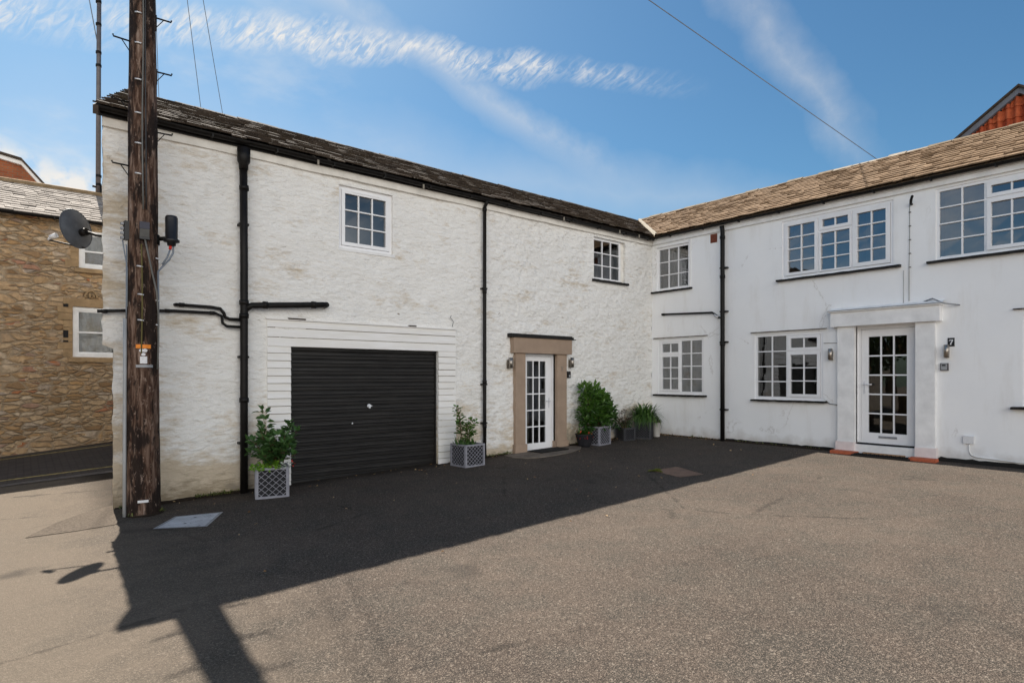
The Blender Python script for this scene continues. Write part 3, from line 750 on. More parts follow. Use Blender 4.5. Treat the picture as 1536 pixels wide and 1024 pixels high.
# ================================================================== RENDERED COTTAGE (right range)
B = thing('rendered_cottage', 'smooth white rendered cottage with tan stone tiled roof and white pilastered doorway', 'house', (0, -5.5, 0))
LB = 13.0
B0 = (.14, 1.11, 3.78, 4.88); B1 = (.20, 1.51, 1.18, 2.54); B2 = (3.42, 5.53, 3.68, 4.90); B3 = (2.80, 4.26, 1.12, 2.53)
DB = (4.885, 5.91, -.2, 2.57); B4 = (6.20, 8.75, 3.67, 4.92); B5 = (7.40, 8.85, 1.13, 2.60)
wB = wall_grid(PB, 0, LB, -.6, 5.10, [B0, B1, B2, B3, DB, B4, B5], .09, .006, .14, None, 5.1, .5, .8)
wB.build('wall', 'render', B)
e = MB(); e.quad((0,-LB,-.6), (5,-LB,-.6), (5,-LB,5.1), (0,-LB,5.1)); e.add([(0,-LB,5.1), (5,-LB,5.1), (2.5,-LB,6.45)], [(0,1,2)]); e.quad((5,-LB,-.6), (5,5,-.6), (5,5,5.1), (5,-LB,5.1))
e.build('gable_wall', 'render', B)
eb = MB(); eb.box(PB, .06, LB, 4.965, 5.10, -.02, .05); eb.build('eaves_band', 'white_paint', B)
# thin black strip along the foot of the wall
ft = MB(); n = 120; vs = []
for i in range(n+1):
    s_ = 2.1 + (LB-2.1)*i/n; zt = .185 + .02*noise.noise(Vector((s_*2, 1, 1))) + .02*noise.noise(Vector((s_*9, 1, 1)))
    if 4.5 < s_ < 6.26: zt = .12
    vs += [PB(s_, -.2, .014), PB(s_, zt, .012), PB(s_, zt, -.01)]
ft.add(vs, [(3*i+k, 3*i+3+k, 3*i+4+k, 3*i+1+k) for i in range(n) for k in (0,1)]); ft.build('foot_strip', 'dark_sill', B)
rb = tiles(fB, -2.8, LB+.2, SL, 16, .15, .30, th=.024, jit=.013, rag=.008)
rB = rb.build('roof', 'tile_tan', B, recalc=False)
cut(rB, (.03, -.03, 0), (-1, 1, 0))
bk = MB()
bk.quad((YE+.02,YE,EZ-.03), (YE+.02,-LB-.2,EZ-.03), (YR,-LB-.2,RZ-.02), (YR,YR,RZ-.02))
bk.quad((YR,YR,RZ+.005), (YR,-LB-.2,RZ+.005), (5.2,-LB-.2,EZ-.02), (5.2,5.2,EZ-.02))
bk.build('roof_deck', 'tile_tan', B)
rd = MB(); rd2 = MB(); rp = MB(); l = -2.45
while l < LB+.1:
    w_ = random.uniform(.32, .5); h = random.uniform(-.012, .016)
    tgt = rp if 3.3 < l < 5.0 else (rd if l < 4 else rd2)
    tgt.add([(YR-.14,-l,RZ-.05+h), (YR,-l,RZ+.04+h), (YR+.14,-l,RZ-.05+h), (YR-.14,-l-w_+.012,RZ-.05+h), (YR,-l-w_+.012,RZ+.035+h), (YR+.14,-l-w_+.012,RZ-.05+h)],
            [(0,3,4,1), (1,4,5,2), (0,1,2), (3,5,4)], random.random()); l += w_
rd.build('ridge_tiles', 'ridge_stone', rB); rd2.build('ridge_tiles', 'ridge_stone', rB); rp.build('pale_ridge_tiles', 'ridge_pale', rB)
vl = MB(); n = 40; vs = []
for i in range(n+1):
    t = YE + (YR-YE)*i/n; z = EZ + (t-YE)/(YR-YE)*(RZ-EZ) + .055; wv = .032 + .012*noise.noise(Vector((t*5, 0, 0)))
    vs += [(t+.02-.01, t-.02+.0, z-.06), (t+.03, t-.03, z+.012), (t+.03+wv, t-.03-wv, z+.012), (t+.05+wv, t-.05-wv, z-.04)]
vl.add(vs, [(4*i+k, 4*i+k+1, 4*i+k+5, 4*i+k+4) for i in range(n) for k in range(3)]); vl.build('valley_mortar', 'lead', rB)
gB = gutter(B, PB, .14, LB, 5.125, 5.105, .145, .046)
MB().box(PB, .05, LB, 5.05, 5.15, .052, .074).build('fascia', 'white_paint', B)
# windows
w = window(B, PB, *B0, .05, [(0,1,0,1,3,3,0)], fw=.06)
drape(PB, .2, 1.05, 3.8, 4.86, -.22, w, 'blind', 'blind')
MB().box(PB, 1.111, 1.16, 3.75, 4.95, -.01, .02).build('reveal_board', 'white_paint', B)
sill(B, PB, .02, 1.2, 3.775, .05, .08)
w = window(B, PB, *B1, .02, [(0,.5,.74,1,2,1,.045), (0,.5,0,.74,2,3,.045), (.5,1,0,1,2,4,0)], fw=.06)
drape(PB, .1, 1.62, 1.05, 2.6, -.25, w, 'blind')
sill(B, PB, .09, 1.6, 1.17, .05, .09)
w = window(B, PB, *B2, .02, [(0,.345,0,1,2,4,.06), (.345,.665,.74,1,2,1,.06), (.345,.665,0,.74,2,3,.03), (.665,1,0,1,2,4,.075)], fw=.05, tilt=.009, yaw=.013)
drape(PB, 4.95, 5.5, 3.7, 4.9, -.3, w, 'blind')
sill(B, PB, 3.32, 5.66, 3.675, .05, .09)
w = window(B, PB, *B3, .02, [(0,.49,0,1,2,4,.0), (.49,1,.74,1,2,1,.06), (.49,1,0,.74,2,3,.06)], fw=.055, rm='room_dark', gl='glass_soft')
sill(B, PB, 2.74, 4.35, 1.115, .045, .09)
w = window(B, PB, *B4, .02, [(0,.27,0,1,2,4,0), (.27,.66,.76,1,3,1,.06), (.27,.66,0,.76,3,3,.06), (.66,1,0,1,3,4,0)], fw=.05, tilt=.006)
drape(PB, 6.25, 8.6, 3.7, 4.9, -.35, w, 'blind', 'blind')
sill(B, PB, 6.08, 8.88, 3.665, .05, .09)
w = window(B, PB, *B5, .02, [(0,.5,0,1,2,4,0), (.5,1,.74,1,2,1,.06), (.5,1,0,.74,2,3,.06)], fw=.055, rm='room_dark')
sill(B, PB, 7.26, 8.98, 1.12, .05, .12)
# label drips (thin projecting ledges) above windows
for a, b, z in ((.07, 1.62, 2.595), (2.72, 4.34, 2.59), (7.28, 8.98, 2.72)):
    sill(B, PB, a, b, z, .022, .05, 'concrete' if z < 2.7 else 'dark_sill', .02, 'drip_ledge')
pipe(B, 'downpipe', [(2.06,.10,.085), (2.06,2,.085), (2.06,4.95,.085), (2.06,5.06,.12)], .05, collars=[(2.06,2.35,.085,'z'), (2.06,3.9,.085,'z'), (2.06,4.8,.085,'z')], brackets=[(2.08,2.4,.085), (2.08,.85,.085), (2.08,4.1,.085), (2.08,3.1,.085)], P=PB)
pipe(B, 'waste_pipe', [(.34,3.17,-.02), (.35,3.17,.06), (1.78,3.10,.06), (1.83,3.07,.06), (1.95,2.97,.06), (2.04,2.96,.07)], .024, collars=[(.4,3.165,.06,'u')], P=PB, n=8)
MB().tube([PB(1.84,3.05,.061), PB(1.94,2.975,.061)], .027, 8).build('pipe_elbow', 'silver', B)
vt = MB()
vt.box(PB, 1.70, 1.87, 4.74, 4.94, -.02, .012)
for i in range(4):
    for j in range(4): vt.box(PB, 1.715+.037*i, 1.74+.037*i, 4.755+.045*j, 4.785+.045*j, .012, .020)
vt.build('air_brick', 'brick_vent', B)
# door surround
sr = MB()
for (a, b) in ((4.575, 4.885), (5.91, 6.21)): MB().box(PB, a, b, .34, 2.58, -.05, .09).build('pilaster', 'white_paint', B)
pb = MB()
pinkm = simple('pinkish_plinth_paint', (.80, .72, .70), .7, .25, var=.12, vs=5, bump=.3, bs=40)
for (a, b) in ((4.55, 4.885), (5.91, 6.235)): MB().box(PB, a, b, .0, .34, -.05, .125).build('plinth_block', pinkm, B)
MB().box(PB, 4.47, 6.30, 2.582, 2.86, -.05, .16).build('lintel', 'white_paint', B)
hood = MB(); hood.box(PB, 4.45, 6.325, 2.862, 2.888, -.02, .20); hood.add([PB(4.43,2.888,.20), PB(6.34,2.888,.20), PB(6.34,2.96,-.01), PB(4.43,2.96,-.01)], [(0,1,2,3)])
hood.build('door_hood', 'white_paint', B)
lead_f = MB().box(PB, 4.43, 6.34, 2.885, 2.897, -.01, .215); lead_f.build('lead_flashing', 'steel_grey', B)
dB = glazed_door(B, PB, 4.885, 5.91, .33, 2.57, .09, 5.07, 5.72, .53, 2.37, rm='room_dark')
hh = MB(); hh.box(PB, 4.985, 5.015, 1.28, 1.52, -.098, -.085); hh.tube([PB(5.0,1.45,-.09), PB(5.0,1.45,-.03), PB(5.15,1.455,-.03)], .011, 8); hh.build('handle', 'silver', dB)
lb = MB(); lb.box(PB, 5.25, 5.56, .435, .475, -.094, -.082); lb.build('letterbox', 'steel_grey', dB)
st = MB(); st.box(PB, 4.885, 5.91, .02, .30, -.13, .05); st.build('doorstep', 'white_paint', B)
MB().box(PB, 4.885, 5.91, .302, .328, -.14, -.02).build('threshold', 'black', B)
# capped vent pipe stub beside the upper window, and clipped cables down the wall
pv = MB().tube([PB(5.83,4.74,-.02), PB(5.83,4.74,.06), PB(5.86,4.79,.14), PB(5.90,4.84,.20)], .022, 8); pv.build('overflow_pipe', 'black', B)
cb = MB(); cb.tube([PB(5.80,4.74,.015), PB(5.80,4.2,.015), PB(5.79,3.6,.015), PB(5.79,2.98,.015)], .0045, 6)
for z in (4.6, 4.35, 4.1, 3.85, 3.6): cb.box(PB, 5.785, 5.82, z-.008, z+.008, .0, .02)
cb.build('wall_cable', 'cable_grey', B)
MB().tube([PB(5.70,3.55,.012), PB(5.70,2.95,.012)], .003, 6).build('wall_cable', 'cable_grey', B)
sk = MB(); sk.box(PB, 6.61, 6.76, .46, .59, 0, .05); so = sk.build('cable_box', 'white_plate', B)
sc_ = MB().tube([PB(6.69,.46,.02), PB(6.69,.34,.02), PB(6.72,.27,.02), PB(6.8,.24,.02), PB(7.6,.2,.02), PB(9.4,.19,.02)], .011, 8); sc_.build('wall_cable', 'white_paint', B)
hc = MB().tube([PB(4.28,2.28,.012), PB(4.58,2.27,.012)], .005, 6); MB().tube([PB(4.33,1.12,.03), PB(4.40,1.06,.02), PB(4.57,1.04,.012)], .008, 6).build('wall_cable', 'cable_grey', B); hc.build('wall_cable', 'cable_grey', B)
MB().tube([PB(6.02,2.95,.01), PB(6.16,2.99,.03), PB(6.36,2.88,.16), PB(6.56,2.84,.02)], .012, 6).build('wall_cable', 'steel_grey', B)

# ================================================================== fittings that hang on the walls
def wall_lamp(P, u, z, label, rz):
    o = Vector(P(u, z, 0)); t = thing('wall_lamp', label, 'wall lamp', o, rz, 'steel up-and-down lamps beside the two front doors')
    Q = lambda a, b, c: (a, -c, b)
    m = MB(); m.box(Q, -.035, .035, -.11, .07, 0, .022); m.build('back_plate', 'chrome', t, local=True)
    m = MB(); m.tube([Q(0,.0,.02), Q(0,.0,.06)], .014, 8); m.build('bracket', 'chrome', t, local=True)
    m = MB(); m.tube([Q(.012,-.10,.085), Q(.012,.115,.085)], .042, 18); m.build('tube', 'chrome', t, local=True)
    m = MB(); m.tube([Q(.012,-.103,.085), Q(.012,-.099,.085)], .033, 14); m.build('lens', 'dark_glass', t, local=True)
    return t
lamp0 = wall_lamp(PA, -4.76, 1.88, 'steel wall lamp left of the tan framed doorway', 0)
for P, u, z, rz, lab in ((PA, -2.98, 1.915, 0, 'steel wall lamp right of the tan framed doorway, above the black bell box'),
                         (PB, 4.425, 2.045, -math.pi/2, 'steel wall lamp left of the white pilastered doorway, next to the window'),
                         (PB, 6.37, 2.045, -math.pi/2, 'steel wall lamp right of the white pilastered doorway, under the number plate')):
    c = copy_tree(lamp0); c.location = P(u, z, 0); c.rotation_euler = (0, 0, rz); c['label'] = lab
bb = thing('key_box', 'small black key safe on rough white wall under the lamp', 'key box', PA(-3.02, 1.65, 0))
m = MB(); m.box(PA, -3.065, -2.975, 1.575, 1.725, 0, .045); m.box(PA, -3.055, -2.985, 1.585, 1.715, .045, .058); m.build('case', 'black_plastic', bb)
m = MB(); m.box(PA, -3.045, -2.995, 1.60, 1.64, .058, .062); m.build('keypad', 'grey_plastic', bb)
ks = thing('intercom', 'small grey intercom box on smooth white wall below the number plate lamp', 'intercom', PB(6.335, 1.775, 0))
m = MB(); m.box(PB, 6.275, 6.395, 1.71, 1.84, 0, .04); m.build('case', simple('dark_grey_case', (.10, .095, .10), .5, .3), ks)
m = MB(); m.box(PB, 6.29, 6.38, 1.722, 1.828, .04, .05); m.build('panel', 'grey_plastic', ks)
m = MB(); m.box(PB, 6.305, 6.36, 1.79, 1.815, .05, .054); m.build('speaker_slot', 'black_plastic', ks)
# number plate
npk = thing('number_plate', 'small black plate with white number 7 on the white wall', 'house number', PB(6.43, 2.205, 0))
m = MB(); m.box(PB, 6.38, 6.48, 2.13, 2.28, .002, .012); m.build('plate', 'black_plastic', npk)
m = MB()
def bar7(pts): m.add([PB(6.43+x, 2.205+z, .0145) for x, z in pts], [tuple(range(len(pts)))])
bar7([(-.031,.044), (.031,.044), (.031,.027), (-.031,.027)]); bar7([(-.031,.044), (-.023,.044), (-.023,.014), (-.031,.014)])
bar7([(.031,.027), (.012,.027), (-.012,-.02), (-.016,-.048), (.003,-.048), (.008,-.02)])
m.build('numeral', 'white_plate', npk)

# ================================================================== door steps, mats, covers
def slab(name, pts, lift0, lift1, mat, label, cat):
    b = MB(); n = len(pts)
    vs = [(x, y, gz(x, y)+lift0) for x, y in pts] + [(x, y, gz(x, y)+lift1) for x, y in pts]
    b.add(vs, [tuple(range(n, 2*n))] + [(i, (i+1)%n, n+(i+1)%n, n+i) for i in range(n)])
    o = b.build(name, mat); tag(o, label, cat); return o
slab('door_slab', [(-4.95,-.12), (-5.0,-.45), (-4.92,-.72), (-4.6,-.86), (-4.2,-.88), (-3.75,-.82), (-3.25,-.62), (-3.0,-.40), (-3.05,-.11)], -.05, .012, 'concrete', 'low worn concrete slab on the ground at the tan framed doorway', 'step')
slab('doormat', [(-4.30,-.14), (-4.28,-.52), (-3.50,-.52), (-3.48,-.14)], .016, .034, 'rubber', 'black doormat lying before the tan framed glazed door', 'doormat')
MAT = tag(slab('doormat', [(-.14,-4.95), (-.42,-4.95), (-.42,-5.9), (-.14,-5.9)], .004, .03, 'rubber', 'x', 'x'), 'black rubber doormat with a tan strip between terracotta tiles', 'doormat')
m = MB(); m.add([(-.16,-5.08,.175), (-.22,-5.08,.175), (-.22,-5.78,.17), (-.16,-5.78,.17)], [(0,1,2,3)]); m.box(lambda u, z, d: (d, u, z), -5.78, -5.08, .10, .173, -.22, -.16); m.build('coir_strip', 'mat_strip', MAT)
m = MB()
for i in range(26):
    y = -4.98 - i*.035; m.box(lambda u, z, d: (d, u, z), y-.02, y, .10, .158 + .006*(i%2), -.36, -.25)
m.build('tread', 'rubber', MAT)
for a, b, lab in ((4.52, 4.98, 'terracotta floor tile on the ground under the left white pilaster'), (5.87, 6.28, 'terracotta floor tile on the ground under the right white pilaster')):
    slab('terracotta_tile', [(-.13,-a), (-.31,-a-.005), (-.32,-b), (-.13,-b)], -.02, .055, 'terracotta', lab, 'floor tile')
def cover(name, pts, mat, label, frame):
    x0 = sum(p[0] for p in pts)/4; y0 = sum(p[1] for p in pts)/4
    t = thing(name, label, 'manhole cover', (x0, y0, gz(x0, y0)))
    c = Vector((x0, y0)); f = MB(); n = 4
    out = [Vector(p) for p in pts]; inn = [c + (p-c)*.90 for p in out]; inn2 = [c + (p-c)*.885 for p in out]
    L = lambda p, h: (p.x, p.y, gz(p.x, p.y)+h)
    f.add([L(p,.007) for p in out] + [L(p,.009) for p in inn], [(i, (i+1)%4, 4+(i+1)%4, 4+i) for i in range(4)]); f.build('frame', frame, t)
    k = MB(); k.quad(*[L(p,.008) for p in inn2]); k.build('lid', mat, t)
    for s_ in (-.5, .5):
        h = MB()
        q = c + (out[1]-out[0])*s_*.5
        h.add([(q.x+.02*math.cos(a), q.y+.02*math.sin(a), gz(q.x,q.y)+.0105) for a in (0,1.05,2.1,3.14,4.19,5.24)], [tuple(range(6))])
        h.build('keyhole', 'black', t)
    return t
cover('manhole_cover', [(-11.38,-1.55), (-11.06,-1.06), (-10.53,-1.23), (-10.87,-1.89)], 'cover_grey', 'pale grey steel manhole cover in shade beside the pole', 'steel_grey')
cover('manhole_cover', [(-4.30,-3.30), (-3.66,-3.36), (-3.97,-4.11), (-4.44,-3.98)], 'cover_rust', 'rusty brown manhole cover with mossy edge at the shadow line', 'cover_rust')
m = MB()
for i in range(70):
    t = random.random(); x = -4.34 + .25*t + random.gauss(0,.02); y = -3.28 - .3*random.random()*(1-t) + random.gauss(0,.015); r = random.uniform(.012,.035)
    m.add([(x+r*math.cos(a), y+r*math.sin(a), gz(x,y)+.012+random.random()*.006) for a in (0,1.2,2.3,3.4,4.6,5.4)], [tuple(range(6))])
tag(m.build('moss', 'moss'), 'yellow green moss along the edge of the rusty manhole cover', 'moss')['kind'] = 'stuff'

# ================================================================== TELEGRAPH POLE
PX, PY = -11.345, -.56
TP = thing('telegraph_pole', 'weathered dark timber telegraph pole with step irons and cable boxes before the white gable end', 'telegraph pole', (PX, PY, gz(PX, PY)))
m = MB(); n = 40; zs = [-.5 + .06*i for i in range(int(11.8/.06))]; vs = []
for z in zs:
    r = .200 - .0072*max(z, 0) - (.004 if z > 0 else 0)
    for k in range(n):
        th = 2*math.pi*k/n
        q = Vector((math.cos(th)*2.2, math.sin(th)*2.2, z*.35))
        d = .010*noise.fractal(q*1.6, 1, 2, 4) + .006*noise.noise(Vector((math.cos(th)*5, math.sin(th)*5, z*.25)))
        vs.append((PX + (r+d)*math.cos(th), PY + (r+d)*math.sin(th), z))
m.add(vs, [(i*n+k, i*n+(k+1)%n, (i+1)*n+(k+1)%n, (i+1)*n+k) for i in range(len(zs)-1) for k in range(n)], .5, True)
m.add([vs[(len(zs)-1)*n+k] for k in range(n)], [tuple(range(n))])
m.build('shaft', 'pole', TP, recalc=False)
PR = lambda z: .198 - .0072*max(z, 0)
def iron(z, sgn):
    m = MB(); r = PR(z); x0 = PX + sgn*(r-.02)
    m.tube([(x0, PY-.02, z), (x0+sgn*.19, PY-.02, z+.005), (x0+sgn*.195, PY-.02, z+.03)], .011, 8)
    m.tube([(x0, PY-.02, z-.15), (x0+sgn*.10, PY-.02, z-.005)], .006, 6)
    m.box(lambda a, b, c: (a, c, b), x0-.01, x0+.012*sgn+.01, z-.17, z+.03, PY-.04, PY)
    m.build('step_iron', 'black', TP)
for z in (4.83, 5.63, 6.34, 7.1, 7.9, 8.7, 9.5): iron(z, 1)
for z in (4.32, 5.14, 5.93, 6.72, 7.5, 8.3, 9.1, 9.9): iron(z, -1)
# cables and cleats on the front face (front direction towards the camera)
fd = Vector((-1.25, -9.17)).normalized(); sd = Vector((-fd.y, fd.x))   # sd: to the camera's right
if sd.x < 0: sd = -sd
def on(z, off, lift=.0):
    r = PR(z) + lift; th = off / PR(z)
    d = fd*math.cos(th) + sd*math.sin(th); return Vector((PX + d.x*r, PY + d.y*r, z))
cz = [3.75 + .25*i for i in range(28)]
m = MB().tube([on(z, .0 + .006*math.sin(z*2.3), .012) for z in cz], .009, 8); m.build('riser_cable', 'cable_grey', TP)
m = MB().tube([on(z, .03 + .005*math.sin(z*1.7+1), .010) for z in cz], .008, 8); m.build('riser_cable', 'black_plastic', TP)
m = MB().tube([on(z, -.012 + .006*math.sin(z*3), .010) for z in [1.9 + .2*i for i in range(8)]], .009, 8); m.build('riser_cable', simple('olive_cable', (.12, .10, .03), .6, .3), TP)
m = MB().tube([on(3.36,.02,.03), on(3.2,.05,.02), on(2.95,.10,.015), on(2.7,.16,.02), on(2.4,.19,.02), on(2.0,.2,.012), on(1.7,.19,.005)], .011, 8); m.build('loop_cable', 'cable_grey', TP)
for z in (6.28, 5.89, 5.42, 4.99, 4.60, 4.21):
    m = MB().tube([on(z, -.085, .006), on(z-.006, -.05, .016), on(z-.01, -.015, .01)], .010, 6); m.build('cable_cleat', 'silver', TP)
for z, o in ((3.02,-.03), (2.66,-.02), (2.33,-.02), (2.60,.2), (2.28,.2), (3.15,.2)):
    m = MB().tube([on(z, o-.035, .006), on(z-.004, o, .014), on(z-.01, o+.03, .008)], .009, 6); m.build('cable_cleat', 'silver', TP)
def pbox(name, off, z0, z1, w, dpt, mat, parent=None, l0=-.02):
    b = MB(); c = on((z0+z1)/2, off); d = (c - Vector((PX, PY, c.z))).normalized(); s_ = Vector((-d.y, d.x, 0))
    vs = []
    for a in (-w/2, w/2):
        for zz_ in (z0, z1):
            for q in (l0, dpt): vs.append(Vector((c.x, c.y, zz_)) + s_*a + d*q)
    b.add(vs, [(0,1,3,2), (4,6,7,5), (0,4,5,1), (2,3,7,6), (0,2,6,4), (1,5,7,3)])
    return b.build(name, mat, parent or TP)
jb = pbox('junction_box', .015, 3.39, 3.49, .105, .055, simple('dark_grey_box', (.085, .082, .075), .5, .3))
pbox('lid', .015, 3.492, 3.58, .11, .06, simple('navy_lid', (.012, .013, .035), .4, .4), jb)
pbox('base_rim', .015, 3.36, 3.388, .11, .055, 'black_plastic', jb)
sb_ = pbox('terminal_block', -.235, 3.36, 3.60, .10, .04, 'black_plastic', None, -.05)
for i in range(4): pbox('connector', -.235, 3.37+.06*i, 3.40+.06*i, .05, .075, 'steel_grey', sb_, .045)
m = MB().tube([on(3.36,-.26,.05), on(3.15,-.22,.03), on(3.0,-.20,.012), on(2.5,-.2,.01)], .007, 6); m.build('loop_cable', 'wire', TP)
# canister on a bracket (right)
cc = Vector((PX,PY,0)) + Vector((sd.x, sd.y, 0))*.325 + Vector((fd.x, fd.y, 0))*.05
m = MB(); m.tube([on(3.42,.27,-.02), Vector((cc.x,cc.y,3.44))], .028, 10); m.tube([on(3.47,.26,-.03), on(3.34,.26,-.03)], .05, 8)
br_ = m.build('canister_bracket', 'black', TP)
m = MB(); m.tube([(cc.x,cc.y,3.34), (cc.x,cc.y,3.38), (cc.x,cc.y,3.39), (cc.x,cc.y,3.42), (cc.x,cc.y,3.43), (cc.x,cc.y,3.71), (cc.x,cc.y,3.735)], [.05,.055,.095,.098,.074,.076,.066], 20); cn = m.build('splice_canister', 'black_plastic', TP)
m = MB(); m.tube([(cc.x-.012,cc.y,3.345), (cc.x-.016,cc.y,3.29)], .019, 10); m.build('red_band', 'red_band', cn)
m = MB(); m.tube([(cc.x+.02,cc.y,3.345), (cc.x+.02,cc.y-.0,3.25), (cc.x-.03,cc.y+.0,3.15), (cc.x-.10,cc.y+.02,3.06), on(2.98,.2,.012), on(2.7,.21,.01), on(2.2,.21,.008)], .012, 8); m.tube([(cc.x-.016,cc.y,3.29), (cc.x-.05,cc.y,3.18), (cc.x-.11,cc.y,3.08)], .011, 8); m.build('loop_cable', 'wire', TP)
# identification plates
def plate(name, off0, off1, z0, z1, mat, lift=.012):
    b = MB(); k = 8; vs = []
    for i in range(k+1):
        o = off0 + (off1-off0)*i/k; vs += [on(z0, o, lift), on(z1, o, lift)]
    b.add(vs, [(2*i, 2*i+2, 2*i+3, 2*i+1) for i in range(k)], .5, True); return b.build(name, mat, TP)
plate('orange_plate', -.075, .085, 1.965, 2.015, 'orange')
plate('number_tag', -.03, .045, 1.77, 1.862, 'white_plate')
plate('grey_plate', -.075, .11, 1.72, 1.755, 'steel_grey')
plate('white_plate', -.055, .06, -.01, .022, 'white_plate')
def disc(off, z, rx, rz, mat, name):
    b = MB(); k = 16; vs = [on(z + rz*math.sin(2*math.pi*i/k), off + rx*math.cos(2*math.pi*i/k), .012) for i in range(k)]
    vs.append(on(z, off, .014)); b.add(vs, [(i, (i+1)%k, k) for i in range(k)]); return b.build(name, mat, TP)
for off in (-.013, .022): disc(off, 1.938, .026, .022, 'white_plate', 'number_tag')
disc(.006, 1.888, .022, .020, 'white_plate', 'number_tag')
m = MB().tube([on(z, -.235, .02) for z in (-.3, .6, 1.4, 2.35)], .022, 8); m.build('conduit', 'grey_plastic', TP)
m = MB().tube([on(z, -.215, .015) for z in (2.35, 2.5, 3.3)], .008, 6); m.build('riser_cable', 'wire', TP)
# top fittings, out of frame above but carrying the wires
m = MB()
for s_ in (-1, 1): m.tube([(PX, PY, 11.0), (PX+.2*s_, PY, 11.0), (PX+.2*s_, PY, 11.12)], .015, 8)
m.build('wire_bracket', 'black', TP)

# overhead wires
def wire(a, b, sag, r, label, group=None):
    a, b = Vector(a), Vector(b); n = 30; pts = []
    for i in range(n+1):
        t = i/n; p = a.lerp(b, t); p.z -= sag*4*t*(1-t); pts.append(p)
    o = MB().tube(pts, r, 6).build('overhead_wire', 'wire'); tag(o, label, 'wire', group)
    return o
TOPZ = 11.15
wire((PX+.1, PY, TOPZ), (8.4, -2.62, 8.1), .0, .011, 'thick overhead wire crossing the blue sky towards the tan tiled roof', 'wires from the telegraph pole')
wire((PX, PY, TOPZ), (-8.684, 4.95, 5.35), 0, .0055, 'thin wire from pole top, right one of the close pair over the dark roof', 'wires from the telegraph pole')
wire((PX, PY, TOPZ), (-9.234, 4.95, 5.35), 0, .0055, 'thin wire from pole top, left one of the close pair over the dark roof', 'wires from the telegraph pole')
wire((PX, PY, TOPZ), (-10.234, 4.95, 5.35), 0, .005, 'thin wire running down right beside the timber pole to the dark roof', 'wires from the telegraph pole')

# ================================================================== SATELLITE DISH
DC = Vector((-11.985, .22, 3.59))
SD = thing('satellite_dish', 'dark grey oval satellite dish on an arm at the white gable end', 'satellite dish', (DC.x, DC.y, DC.z-.3))
nrm = Vector((-.60, .76, -.10)).normalized(); upv = Vector((-.36, 0, .93)); upv = (upv - nrm*upv.dot(nrm)).normalized()
rt_ = upv.cross(nrm).normalized()
m = MB(); vs = []; rings = 10; k = 36
for i in range(rings+1):
    q = i/rings
    for j in range(k):
        th = 2*math.pi*j/k; vs.append(DC + rt_*(.23*q*math.cos(th)) + upv*(.26*q*math.sin(th)) + nrm*(.07*q*q - .035))
m.add(vs, [(i*k+j, i*k+(j+1)%k, (i+1)*k+(j+1)%k, (i+1)*k+j) for i in range(rings) for j in range(k)], .5, True)
m.tube([DC + rt_*(.23*math.cos(2*math.pi*j/k)) + upv*(.26*math.sin(2*math.pi*j/k)) + nrm*.035 for j in range(k+1)], .007, 6, False)
m.build('reflector', simple('dark_dish_mesh', (.085, .093, .108), .55, .4, .3, var=.25, vs=10), SD, recalc=False)
back = DC - nrm*.05 - upv*.06
wallp = Vector((-11.70, .10, 3.50))
m = MB(); m.tube([back + nrm*.02, back - nrm*.06], .05, 10); m.tube([back - nrm*.05, back - nrm*.07 + Vector((.1,-.03,-.04)), wallp], .02, 8); m.box(lambda a, b, c: (a, c, b), wallp.x-.02, wallp.x+.06, wallp.z-.1, wallp.z+.1, .04, .16); m.build('mount', 'black', SD)
foot_ = DC - upv*.26; lnb = DC + nrm*.34 - upv*.16 + Vector((-.15,-.05,.03))
m = MB(); m.tube([foot_, lnb], .011, 8); m.build('feed_arm', 'black', SD)
dirv = (DC - lnb).normalized()
m = MB(); m.tube([lnb, lnb + Vector((.0,0,.02)) + dirv*.04], [.016,.02], 10); m.tube([lnb + dirv*.03 + Vector((0,0,.02)), lnb + dirv*.12 + Vector((0,0,.02))], [.03,.034], 14); m.build('receiver_head', 'white_plate', SD)

# ================================================================== STONE HOUSE across the lane
S = thing('stone_house', 'honey brown rubble stone house with white sash windows across the lane', 'house', (-16, 6.69, 0))
SX0, SX1 = -30., -8.2
SU = (-11.58, -10.55, 4.02, 4.86); SLo = (-11.69, -10.55, 2.04, 3.15)
wS = wall_grid(PS, SX0, SX1, -1.2, 5.05, [SU, SLo], .09, .03, .16, None, 9.4, .6, 1.6); wS.build('wall', 'stone', S)
e = MB(); e.quad((SX1,6.69,-1), (SX1,13,-1), (SX1,13,5.05), (SX1,6.69,5.05)); e.add([(SX1,6.69,5.05), (SX1,13,5.05), (SX1,9.7,6.42)], [(0,1,2)]); e.quad((SX0,6.69,-1), (SX0,13,-1), (SX0,13,5.05), (SX0,6.69,5.05)); e.add([(SX0,6.69,5.05), (SX0,13,5.05), (SX0,9.7,6.42)], [(0,1,2)]); e.quad((SX0,13,-1), (SX1,13,-1), (SX1,13,5.05), (SX0,13,5.05)); e.build('gable_wall', 'stone', S)
sy0, sy1, sz0, sz1 = 6.45, 9.7, 5.02, 6.42; sl = math.hypot(sy1-sy0, sz1-sz0)
fS = lambda l, s, h: (l, sy0 + s*(sy1-sy0)/sl - h*(sz1-sz0)/sl, sz0 + s*(sz1-sz0)/sl + h*(sy1-sy0)/sl)
ts = tiles(fS, SX0-.1, SX1+.1, sl, 15, .16, .34, jit=.012)
rS = ts.build('roof', 'tile_pale', S, recalc=False)
m = MB(); m.quad((SX0-.1,sy0,sz0-.02), (SX1+.1,sy0,sz0-.02), (SX1+.1,sy1,sz1-.02), (SX0-.1,sy1,sz1-.02)); m.quad((SX0-.1,sy1,sz1), (SX1+.1,sy1,sz1), (SX1+.1,13.1,5.0), (SX0-.1,13.1,5.0)); m.build('roof_deck', 'tile_pale', S)
